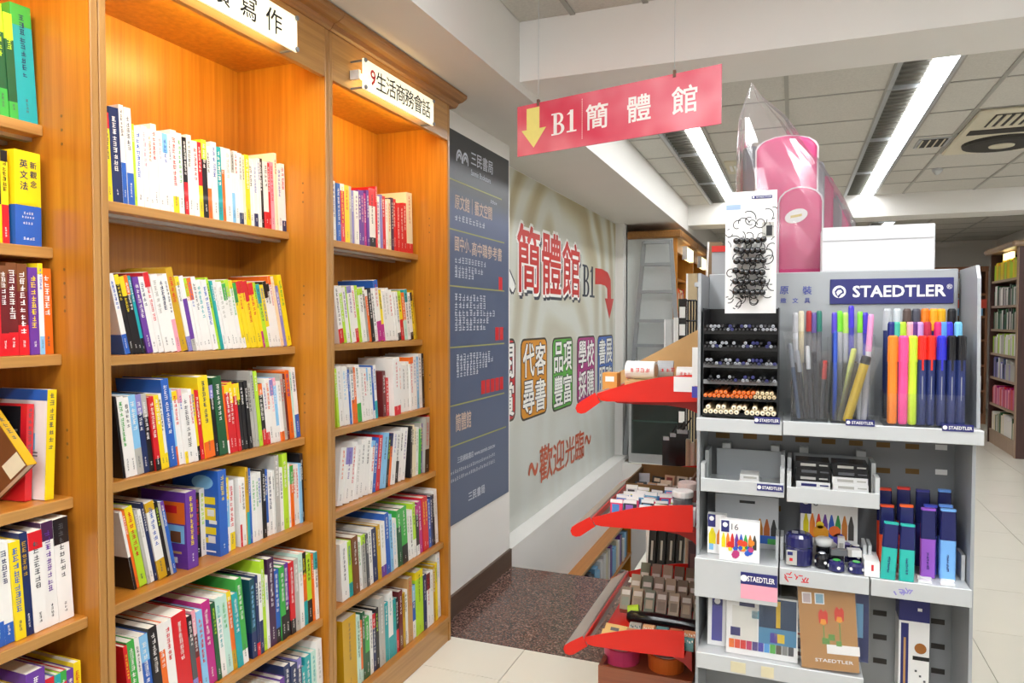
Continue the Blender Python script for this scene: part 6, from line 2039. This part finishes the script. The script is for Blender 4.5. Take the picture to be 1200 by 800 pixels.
# hanging pouches and paper rolls between the trays
for k, (px_, Y) in enumerate(((782, 2.72), (790, 2.66), (798, 2.6))):
    q = rect(px_ - 6, 512 - 4 * k, px_ + 9, 560, Y)
    o = thing('pouch', 'black pouch with clip hanging behind the middle tray, %s from left' % ordinal(k + 1), 'pouch', ((q[0] + q[1]) / 2, Y, q[2]), group='hanging black pouches')
    part(o, 'pouch', M_black, (q[0], q[1], Y, Y + .02, q[2], q[3])); part(o, 'clip', M_tipg, (q[0] + .004, q[1] - .004, Y - .004, Y, q[3] - .012, q[3]))
    b = MB(); b.cyl(((q[0] + q[1]) / 2, Y + .01, q[3]), ((q[0] + q[1]) / 2 + .03, Y + .01, q[3] + .045), .003, n=6); b.build('strap', M_black, o)
for k in range(3):
    Y = 2.56
    a = at(806 + k * 5.5, 550, Y=Y); c = at(806 + k * 5.5, 514 + (k % 2) * 4, Y=Y)
    b = MB(); b.chain([(a.x, Y, .0), (a.x, Y, c.z - .004), (a.x, Y, c.z)], [.008, .008, .006], 10)
    o = tag(b.build('paper_roll', hx(['c9bca6', 'e2dcd0', 'b8a488'][k])), 'upright paper roll behind the rack, %s from left' % ordinal(k + 1), 'paper roll', 'paper rolls behind the rack')
for k in range(4):
    Y = 2.9
    a = at(757 + k * 11, 690, Y=Y); c = at(765 + k * 11, 628, Y=Y)
    o = thing('folder', 'black folder standing below the middle tray, %s from left' % ordinal(k + 1), 'folder', (a.x, Y, 0.002), (0, .05, 0), 'black folders under the middle tray')
    part_local(o, 'cover', mat('black_folder', '1c1a1c', .4), (-.014, .014, 0, .2, 0, c.z + .03)); part_local(o, 'spine_label', P('gy'), (-.004, .004, -.001, 0, c.z - .1, c.z - .02))
q = rect(757, 620, 769, 680, 3.3)
b = MB(); b.box(q[0], q[1], 3.3, 3.34, .002, .62); tag(b.build('white_post', M_whitep), 'white upright post beside the stair head under the middle tray', 'post')

# stairwell bookshelf on the lower wall
o = thing('stair_bookshelf', 'low wooden bookshelf on the stairwell wall below floor level', 'bookshelf', (-1.48, 5.9, -1.3), )
for z in (-.5, -.86, -1.24):
    s = part(o, 'shelf', WS, (STAIR_X, -1.455, 4.6, 6.9, z - .025, z)); part(s, 'edge_strip', WH, (-1.455, -1.45, 4.6, 6.9, z - .025, z))
for y in (4.6, 6.875):
    part(o, 'side_panel', WV, (STAIR_X, -1.455, y, y + .025, -1.3, -.526))
rg = random.Random(17)
b = MB()
for (z, n) in ((-.859, 22), (-1.239, 22)):
    y = 4.66
    while y < 6.8:
        t_ = rg.uniform(.04, .09)
        b.box(STAIR_X + .005, -1.462 - rg.uniform(0, .01), y, y + t_ - .004, z + .0005, z + rg.uniform(.2, .28), rg.randrange(8))
        y += t_ + (rg.uniform(.01, .04) if rg.random() < .4 else 0)
tag(b.build('stairwell_books', [P(c) for c in ('wh', 'wh', 'gy', 'pu', 'dk', 'cr', 'wh', 'sb')]), 'small volumes in the stairwell bookshelf below floor level', 'books', kind='stuff')

# ------------------------------------------------------------------ far right: bookcases
RB, RY, RYE = 2.1, 8.6, 9.72
WR = wood('pale_oak', '9a7f68', 'b3957b', 'z')
o = thing('bookcase', 'dark-sided bookcase with lit head at the right edge', 'bookcase', (2.28, 9.15, 0))
part(o, 'end_panel', WK, (RB, 2.46, RY - .02, RY, 0, 2.14)); part(o, 'front_stile', WR, (RB - .004, RB, RY - .02, RY + .05, 0, 2.14)); part(o, 'front_stile', WK, (RB, 2.46, RYE - .03, RYE, 0, 2.14)); part(o, 'back_panel', WK, (2.45, 2.46, RY, RYE - .03, 0, 2.14))
rz = [.16, .46, .76, 1.03, 1.30, 1.56, 1.84]
for z in rz:
    part(o, 'shelf', WR, (RB + .01, 2.45, RY, RYE - .03, z - .025, z))
part(o, 'plinth', WR, (RB + .012, RB + .03, RY, RYE - .03, 0, .135)); part(o, 'cornice', WR, (RB - .07, 2.47, RY - .06, RYE, 2.14, 2.2), bevel=.02)
part(o, 'head_lamp', M_lit, (RB + .02, RB + .05, RY + .35, RYE - .45, 2.05, 2.12)); part(o, 'lamp_strip', mat('orange_header', 'e8872a', .4), (RB + .03, RB + .05, RY + .05, RYE - .1, 1.98, 2.03))
pal_r = [('li', 'go', 'ye', 'li'), ('gy', 'wh', 'dg', 'bk'), ('bk', 'dg', 'wh', 'gy'), ('wh', 'li', 'gy', 'wh'), ('na', 'gy', 'vi', 'wh'), ('ma', 'pi', 're', 'ma'), ('wh', 'dg', 'wh', 'cr')]
for k, z in enumerate(rz):
    rg = random.Random(k + 90); cs = pal_r[len(rz) - 1 - k]
    b = MB(); y = RY + .02
    while y < RYE - .1:
        w_ = rg.uniform(.025, .05); b.box(RB + .025, RB + .2, y, y + w_ - .002, z + .0005, z + rg.uniform(.16, .22 if k == 6 else .23), rg.randrange(4)); y += w_
    tag(b.build('far_books', [P(c) for c in cs]), 'row of books on the right-edge bookcase, %s shelf from the bottom' % ordinal(k + 1), 'books', kind='stuff')
BY = 11.3
o = thing('bookcase', 'brown bookcase facing the aisle beyond the right-edge bookcase', 'bookcase', (2.1, BY + .15, 0))
bx0, bx1 = 1.35, 2.42
WB = wood('brown_far_wood', '7a4f30', '946240', 'z')
part(o, 'side_panel', WB, (bx0, bx0 + .03, BY, BY + .3, 0, 2.05)); part(o, 'side_panel', WB, (bx1 - .03, bx1, BY, BY + .3, 0, 2.05)); part(o, 'back_panel', WB, (bx0 + .03, bx1 - .03, BY + .28, BY + .3, 0, 2.05)); part(o, 'top_panel', WB, (bx0, bx1, BY - .02, BY + .3, 2.05, 2.12)); part(o, 'plinth', WB, (bx0 + .03, bx1 - .03, BY, BY + .02, 0, .12))
for k, z in enumerate((.14, .46, .8, 1.14, 1.46, 1.76)):
    part(o, 'shelf', WB, (bx0 + .03, bx1 - .03, BY, BY + .28, z - .03, z))
    rg = random.Random(k + 130); b = MB(); x = bx0 + .04
    cs = [('wh', 'cr', 'gy', 'wh'), ('wh', 'sb', 'wh', 'cr'), ('wh', 'sb', 'wh', 'bl'), ('bl', 'sb', 'ye', 'bl'), ('sb', 'bl', 'wh', 're'), ('wh', 'gy', 'wh', 'sb')][k]
    while x < bx1 - .09:
        w_ = rg.uniform(.025, .05); b.box(x, x + w_ - .002, BY + .02, BY + .18, z + .0005, z + rg.uniform(.18, .26), rg.randrange(4)); x += w_
    tag(b.build('far_books', [P(c) for c in cs]), 'row of books on the far brown bookcase, %s shelf from the bottom' % ordinal(k + 1), 'books', kind='stuff')
b = MB(); b.box(2.02, 2.4, BY - .03, BY - .025, 1.56, 1.68); tag(b.build('shelf_sign', mat('red_shelf_sign', 'e0503c', .5)), 'red shelf sign on the far brown bookcase', 'sign')
b = MB(); b.box(2.02, 2.1, 9.4, 9.42, .96, 1.16); 
# end wall poster and trims
b = MB(); b.box(1.35, 1.43, 13.27, 13.3, 1.5, 2.0); struct(b.build('trim_1', M_metal_l), 'grey vertical trim on the far end wall')
